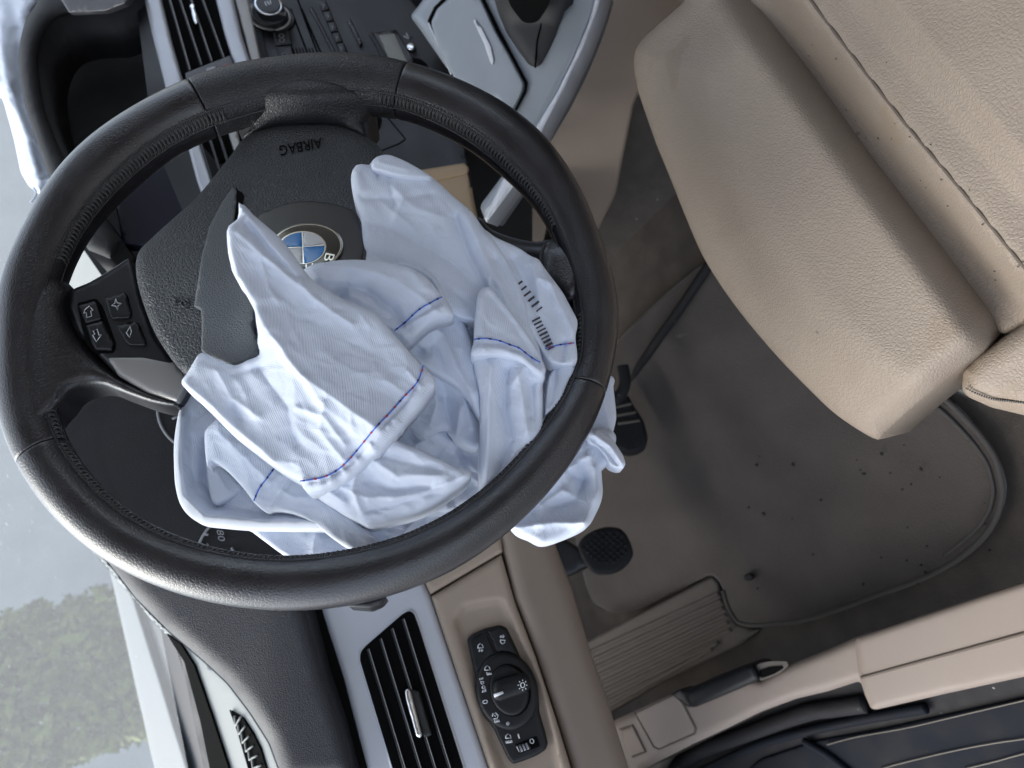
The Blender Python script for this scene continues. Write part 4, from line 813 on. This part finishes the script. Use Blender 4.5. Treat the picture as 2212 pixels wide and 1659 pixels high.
for a, b in (((1322,862),(1356,853)), ((1326,880),(1364,872)), ((1330,898),(1374,890)), ((1334,915),(1382,908))):
    lines('pedal_rib', [[a, b]], S_PB, .0022, M['rest'], pb, off=.0015, sides=6)
lines('pedal_arm', [[(1325,870),(1342,850),(1350,825),(1345,790)]], Surf((-.05, .45, -.44), (0, -.5, .85)), .008, M['rubber'], pb, sides=10, curve=True)
lines('mat_gap_shade', [[(1352,850),(1378,800),(1420,735),(1470,665),(1530,575),(1545,550)]], S_F, .0065, M['rubber'], fm, off=.0135, curve=True, sides=10)  # dark tube drawn as the shade in the gap beside the mat

# ================================================================== DRIVER SEAT
seat = thing('driver_seat', 'beige leather driver seat with extended thigh support and dirty seams', 'car seat', (0, -.3, -.55))
thigh_o = [(1520,-60),(1479,0),(1450,28),(1420,54),(1392,80),(1376,102),(1370,124),(1371,157),(1380,200),(1396,249),(1420,316),(1451,392),(1482,470),(1516,548),(1553,610),(1594,668),(1640,725),(1694,786),(1745,838),(1796,887),(1835,916),(1870,938),(1885,946),(1897,950),(1910,938),(1938,911),(1985,870),(2039,826),(2100,775),(2161,725),(2168,706),(2110,628),(2046,542),(1945,410),(1838,267),(1737,129),(1635,0),(1600,-60)]
def h_th(x, y):
    # distance to the rear crease line: round over
    P = np.stack([np.ravel(x), np.ravel(y)], 1)
    d1 = pdist(P, [(1600,-60),(1635,0),(1737,129),(1838,267),(1945,410),(2046,542),(2168,706)])
    d2 = pdist(P, [(1520,-60),(1479,0),(1376,102),(1370,124),(1396,249),(1451,392),(1516,548),(1594,668),(1694,786),(1796,887),(1897,950)])
    d3 = pdist(P, [(1897,950),(1938,911),(2039,826),(2161,725)])
    h = .045*sstep(d1/150)*.0-.028*(1-sstep(d2/190))**1.5-.010*(1-sstep(d3/70))**1.6-.030*(1-sstep(d1/105))**1.8
    h = h+.0010*gnoise(P[:, 0]/190, P[:, 1]/190, 9)
    return h.reshape(np.shape(x))
S_TH = with_h(S_S, h_th)
thigh = slab('thigh_support', thigh_o, S_TH, M['seat'], seat, depth=.055, rnd=.012, curve=True, res=14, off=.02)
slab('thigh_side_flap', [(1897,950),(1911,946),(1921,934),(1938,911),(2039,828),(2100,778),(2100,765),(2030,815),(1930,900),(1905,925)], S_TH, M['seat'], seat, depth=.02, rnd=.004, corner=4, off=-.002)
def h_se(x, y):
    P = np.stack([np.ravel(x), np.ravel(y)], 1)
    st = np.array([(1690,-80),(1751,0),(1838,115),(1953,263),(2069,401),(2212,576),(2330,720)], float)
    rd = np.array([(1815,-80),(1875,0),(1960,100),(2045,198),(2130,300),(2212,392),(2330,530)], float)
    d = pdist(P, st); dr = pdist(P, rd)
    cr = np.interp(P[:, 1], rd[:, 1], rd[:, 0]); right = np.clip((P[:, 0]-cr)/60, 0, 1)
    cs = np.interp(P[:, 1], st[:, 1], st[:, 0]); fall = sstep((cs-P[:, 0])/110)
    h = -.034*fall-.0022*np.exp(-(d/4.5)**2)+.009*sstep(right)+.004*np.exp(-(dr/20)**2)
    h = h+.0012*gnoise(P[:, 0]/200, P[:, 1]/200, 21)
    return h.reshape(np.shape(x))
S_SE = with_h(S_S, h_se)
slab('seat_cushion', [(1540,-80),(2330,-80),(2330,660),(2212,704),(2190,716),(2165,722),(2120,680),(2000,530),(1780,240),(1600,0)], S_SE, M['seat'], seat, depth=.08, rnd=.006, corner=8, res=11, off=.018)
stl = [(1690,-80),(1751,0),(1838,115),(1953,263),(2069,401),(2212,576),(2330,720)]
lines('seam_line', [stl], S_SE, .0011, M['seam'], seat, off=.0186, curve=True)
stc = catmull(stl, 5, False); g = []
for k in range(8, len(stc)-1):
    p = stc[k]; g.append(tube_geo(S_SE(np.array([p[0], p[0]+2.6]), np.array([p[1], p[1]+2.6]), .0192), .0004, 4))
link('seam_stitches', *join(g), M['stitchb'], seat, kind='stuff')
rgd = [(1875,0),(1960,100),(2045,198),(2130,300),(2212,392)]
slab('side_bolster', [(2081,799),(2110,770),(2160,735),(2230,690),(2330,650),(2330,930),(2212,897),(2141,880),(2090,857),(2078,842)], Surf((-.2, -.25, -.335), (-.25, -.1, .96)), M['seat'], seat, depth=.07, rnd=.014, corner=8, res=12, off=.01)
S_BO = Surf((-.2, -.25, -.335), (-.25, -.1, .96))
st2 = catmull([(2086,838),(2110,850),(2145,862),(2180,866),(2230,872),(2300,880)], 5, False); g = []
for p, q in zip(st2[:-1], st2[1:]): g.append(tube_geo(S_BO(np.array([p[0], p[0]+(q[0]-p[0])*.7]), np.array([p[1], p[1]+(q[1]-p[1])*.7]), .0085), .0008, 4))
link('bolster_stitches', *join(g), M['stitch'], seat, kind='stuff')
slab('seat_rail_cover', [(2030,826),(2085,780),(2150,735),(2212,690),(2230,760),(2090,860),(2050,842)], Surf((-.2, -.25, -.42), (-.1, -.1, .98)), M['plastic'], seat, depth=.05, rnd=.004, corner=6)
0 and slab('label_tab', [(2148,716),(2160,708),(2169,712),(2168,722),(2150,728)], S_S, M['stitchb'], seat, depth=.004, rnd=.001, off=-.004, corner=3)
# dust specks on the seat
g = []; rs = np.random.RandomState(8)
for k in range(34):
    t = rs.rand(); p = np.array([1700, 100])*(1-t)+np.array([2150, 690])*t+rs.normal(0, 38, 2)*[1, -.8]+[55, -30]
    if inside(p[None], np.array(thigh_o, float))[0]: continue
    s = rs.uniform(.6, 1.9); g.append(slab_geo(ell(p, s*rs.uniform(.8, 1.8), s, 6, rot=rs.uniform(0, 90)), S_SE, .0004, 0, None, 50, .0188, False))
link('seat_specks', *join(g), M['seam'], seat, kind='stuff')

# ================================================================== DOOR SILL
sill = thing('door_sill', 'beige door sill trim with square cover and a wider scuff cover towards the rear', 'sill trim', (-.4, .2, -.5))
S_SL = Surf((-.40, .25, -.44), (.10, -.05, .99))
slab('front_trim', [(1300,1570),(1325,1557),(1380,1532),(1449,1500),(1490,1500),(1610,1462),(1643,1468),(1702,1437),(1789,1403),(1852,1375),(1900,1360),(1900,1500),(1854,1472),(1789,1493),(1721,1509),(1643,1538),(1572,1573),(1500,1606),(1394,1660),(1370,1700),(1356,1700)], S_SL, M['sillb'], sill, depth=.06, rnd=.010, corner=4, res=14)
slab('fuse_cover', [(1373,1541),(1456,1501),(1467,1506),(1501,1572),(1498,1583),(1425,1616),(1415,1614)], S_SL, M['sillb'], sill, depth=.003, rnd=.0012, corner=5, off=.002)
lines('cover_gap', [[(1371,1539),(1412,1614),(1424,1619),(1501,1585),(1504,1573),(1470,1507)]], S_SL, .0009, M['seam'], sill, off=.0006)
slab('square_recess', [(1338,1576),(1366,1567),(1394,1624),(1366,1635)], S_SL, M['beige2'], sill, depth=.002, rnd=.0006, corner=3, off=.001)
lines('recess_edge', [[(1338,1576),(1366,1567),(1394,1624),(1366,1635)]], S_SL, .0011, M['seam'], sill, off=.0015)
slab('lever_pocket', [(1632,1436),(1660,1428),(1700,1428),(1704,1438),(1682,1456),(1642,1472)], S_SL, M['rest'], sill, depth=.001, rnd=.0004, corner=8, off=.0005)
slab('pocket_shade', [(1638,1448),(1662,1440),(1690,1438),(1692,1444),(1672,1456),(1643,1466)], S_SL, M['hole'], sill, depth=.001, rnd=0, corner=6, off=.0012)  # flat black patch, shade inside the pocket put into the colour
rear = slab('rear_cover', [(1847,1392),(1852,1377),(1935,1349),(2018,1321),(2120,1287),(2240,1248),(2330,1215),(2330,1440),(2212,1462),(2050,1497),(1893,1533),(1881,1530),(1868,1500),(1857,1465)], S_SL, M['sillb'], sill, depth=.03, rnd=.006, corner=6, res=14, off=.009)
lines('cover_groove', [[(1860,1464),(1950,1439),(2080,1404),(2212,1368),(2330,1336)]], S_SL, .0014, M['seam'], sill, off=.0092, curve=True)
hd = thing('bonnet_release', 'dark glossy bonnet release lever set in the beige sill beside the footrest', 'lever', (-.36, .35, -.45))
slab('lever_grip', [(1476,1492),(1540,1464),(1612,1434),(1627,1437),(1636,1450),(1641,1467),(1630,1474),(1560,1504),(1502,1528),(1490,1527),(1482,1512)], S_SL, M['black'], hd, depth=.03, rnd=.008, corner=6, off=.010)
slab('lever_bracket', [(1448,1500),(1470,1488),(1484,1500),(1500,1526),(1488,1528)], S_SL, M['plastic'], hd, depth=.02, rnd=.003, corner=4, off=.004)
ss = thing('door_opening', 'black rubber seal and dirty dark metal sill plate along the driver door opening', 'door sill plate', (-.5, .1, -.5))
S_O = Surf((-.46, .1, -.50), (-.10, 0, 1))
slab('seal_base', [(1350,1720),(1394,1655),(1500,1600),(1572,1568),(1721,1503),(1854,1466),(1890,1520),(2050,1480),(2330,1420),(2330,1720)], S_O, M['rubber'], ss, depth=.04, rnd=0)
lines('door_seal', [[(1400,1700),(1500,1630),(1600,1590),(1740,1540),(1800,1530),(1870,1520)]], S_O, .009, M['rubber'], ss, off=.004, curve=True, sides=10)
slab('sill_plate', [(1560,1720),(1640,1640),(1760,1600),(1900,1575),(2330,1480),(2330,1720)], S_O, M['blackgloss'], ss, depth=.01, rnd=.003, corner=12, off=.004, res=20)
lines('plate_edge', [[(1786,1609),(1850,1592),(1960,1572),(2080,1544),(2212,1513),(2330,1484)]], S_O, .0007, M['thin'], ss, off=.0065, curve=True)
lines('plate_edge', [[(1900,1662),(1950,1648),(2060,1622),(2150,1605),(2212,1596),(2330,1575)]], S_O, .0007, M['thin'], ss, off=.0065, curve=True)
lines('plate_edge', [[(2080,1662),(2150,1645),(2212,1628),(2330,1600)]], S_O, .0007, M['thin'], ss, off=.0065, curve=True)
lines('plate_bead', [[(1450,1700),(1600,1625),(1700,1590),(1850,1556),(2000,1530)]], S_O, .005, M['blackgloss'], ss, off=.006, curve=True, sides=8)
lines('plate_bead', [[(1735,1600),(1790,1632),(1850,1680)]], S_O, .004, M['blackgloss'], ss, off=.006, curve=True, sides=8)

# ================================================================== WINDSCREEN SIDE AND OUTSIDE
pa = thing('passenger_airbag', 'burst white passenger airbag cloth heaped on the dash top against the windscreen', 'airbag', (.35, .42, .1))
S_PA = Surf((.3, .33, .14), (0, -.8, .6))
def h_pa(x, y): return relief(x, y, [([(20,180),(60,300),(90,410)], 14, .012), ([(40,60),(50,200)], 16, -.008), ([(0,60),(20,220)], 20, .010)], [(81, 50, 60, .006, 2)])
slab('cloth_panel', [(-60,-60),(110,-60),(92,-10),(70,20),(62,60),(60,130),(68,200),(84,256),(105,330),(125,400),(112,410),(105,392),(84,418),(62,402),(45,372),(30,300),(8,220),(-8,190),(-60,180)], S_PA, M['cloth'], pa, depth=.02, rnd=.010, corner=8, res=7, h=h_pa)
lines('loose_thread', [[(72,405),(78,418),(74,428),(66,438)]], S_PA, .0012, M['cloth'], pa, curve=True)

# windscreen with dust
wsn = M_ @ np.array([0, 0, 1.])
m = bpy.data.materials.new('dusty_glass'); m.use_nodes = True; t = m.node_tree; N = t.nodes; L = t.links
for n in list(N): 
    if n.type != 'OUTPUT_MATERIAL': N.remove(n)
tr = N.new('ShaderNodeBsdfTransparent'); tr.inputs[0].default_value = (.88, .93, .93, 1)
df = N.new('ShaderNodeBsdfTranslucent'); df.inputs[0].default_value = (.45, .48, .50, 1)
tc = N.new('ShaderNodeTexCoord'); n1 = N.new('ShaderNodeTexNoise'); n1.inputs['Scale'].default_value = 330; n1.inputs['Detail'].default_value = 2
L.new(tc.outputs['Object'], n1.inputs['Vector'])
r1 = N.new('ShaderNodeMapRange'); r1.inputs[1].default_value = .62; r1.inputs[2].default_value = .85; r1.inputs[3].default_value = .2; r1.inputs[4].default_value = .5
L.new(n1.outputs[0], r1.inputs[0]); ms = N.new('ShaderNodeMixShader')
L.new(r1.outputs[0], ms.inputs[0]); L.new(tr.outputs[0], ms.inputs[1]); L.new(df.outputs[0], ms.inputs[2]); L.new(ms.outputs[0], N['Material Output'].inputs[0])
M['glass'] = m
ws = thing('windscreen', 'dusty windscreen glass at the far left with a black dotted lower border', 'windscreen', (.2, .6, .05))
A = np.array([(-.62, .60, .045), (1.15, .60, .045), (1.05, -.05, .56), (-.52, -.05, .56)])
link('glass', A, [(0, 1, 2, 3)], M['glass'], ws, smooth=False)

link('ground', [(-60,-60,-.95),(60,-60,-.95),(60,120,-.95),(-60,120,-.95)], [(0,1,2,3)], M['asphalt'], None, smooth=False, kind='structure')
# cowl below the glass
bon = thing('scuttle_panel', 'pale scuttle strip and grey cowl along the foot of the dusty windscreen', 'scuttle panel', (-.1, .7, 0))
S_BN = Surf((-.1, .8, -.02), (0, -.2, .98))
slab('pale_strip', [(200,1090),(228,1195),(250,1290),(275,1400),(305,1534),(350,1700),(412,1700),(372,1550),(325,1400),(290,1290),(262,1195),(240,1090)], S_BN, M['bonnet'], bon, depth=.02, rnd=.006, curve=True, off=.012)
slab('cowl_grey', [(230,1090),(262,1195),(290,1290),(325,1400),(372,1550),(412,1700),(480,1700),(420,1470),(330,1250),(300,1090)], S_BN, M['frit'], bon, depth=.02, rnd=0)
for k in range(46):
    x, y = 372+2.0*k*1.05, 1372+6.5*k
    link('frit_dot', *slab_geo(ell((x, y), 1.6, 1.6, 6), S_BN, .001, 0, None, 50, .014, False), M['hole'], bon)
# hedge and wall outside
def hedge_mesh(n, x0, x1, y0, y1, z0, z1, seed):
    r = np.random.RandomState(seed); V = []; F = []
    for k in range(n):
        c = np.array([r.uniform(x0, x1), y0+(y1-y0)*r.rand()**1.5, r.uniform(z0, z1)]); c[2] = min(c[2], z1-.25*abs(math.sin(c[0]*4)))
        a = r.normal(0, 1, 3); a /= np.linalg.norm(a); b = np.cross(a, r.normal(0, 1, 3)); b /= np.linalg.norm(b); s = r.uniform(.03, .07)
        i = len(V); V += [c-a*s, c+b*s*.5, c+a*s, c-b*s*.5]; F.append((i, i+1, i+2, i+3))
    return V, F
V, F = hedge_mesh(14000, .12, 1.28, 6.2, 7.0, -.95, 1.4, 4)
link('hedge', V, F, M['hedge'], None, smooth=False, label='tall green hedge bush outside beyond the dusty windscreen', cat='hedge', kind='stuff')
box('hedge_core', (.3, 6.6, -.95), (1.1, 7.0, 1.0), M['hedge'], None, kind='structure')
box('boundary_wall', (-20, 11, -.95), (20, 11.3, 2.6), M['wall'], None, kind='structure')

# unseen car shell, closed to restrict the light: roof, pillars, far door, rear
box('car_roof', (-.50, -1.6, .56), (1.10, -.05, .60), M['headliner'], None, kind='structure')
box('rear_body', (-.55, -1.7, -.62), (1.15, -1.6, .56), M['body'], None, kind='structure')
box('passenger_door', (1.12, -1.6, -.62), (1.18, .6, .02), M['body'], None, kind='structure')
box('bulkhead', (-.62, .91, -.62), (1.18, .95, -.03), M['soft'], None, kind='structure')
box('passenger_floor', (.4, -1.6, -.64), (1.18, .84, -.62), M['carpet'], None, kind='structure')
box('footwell_side', (-.55, .40, -.62), (-.50, .84, -.02), M['body'], None, kind='structure')
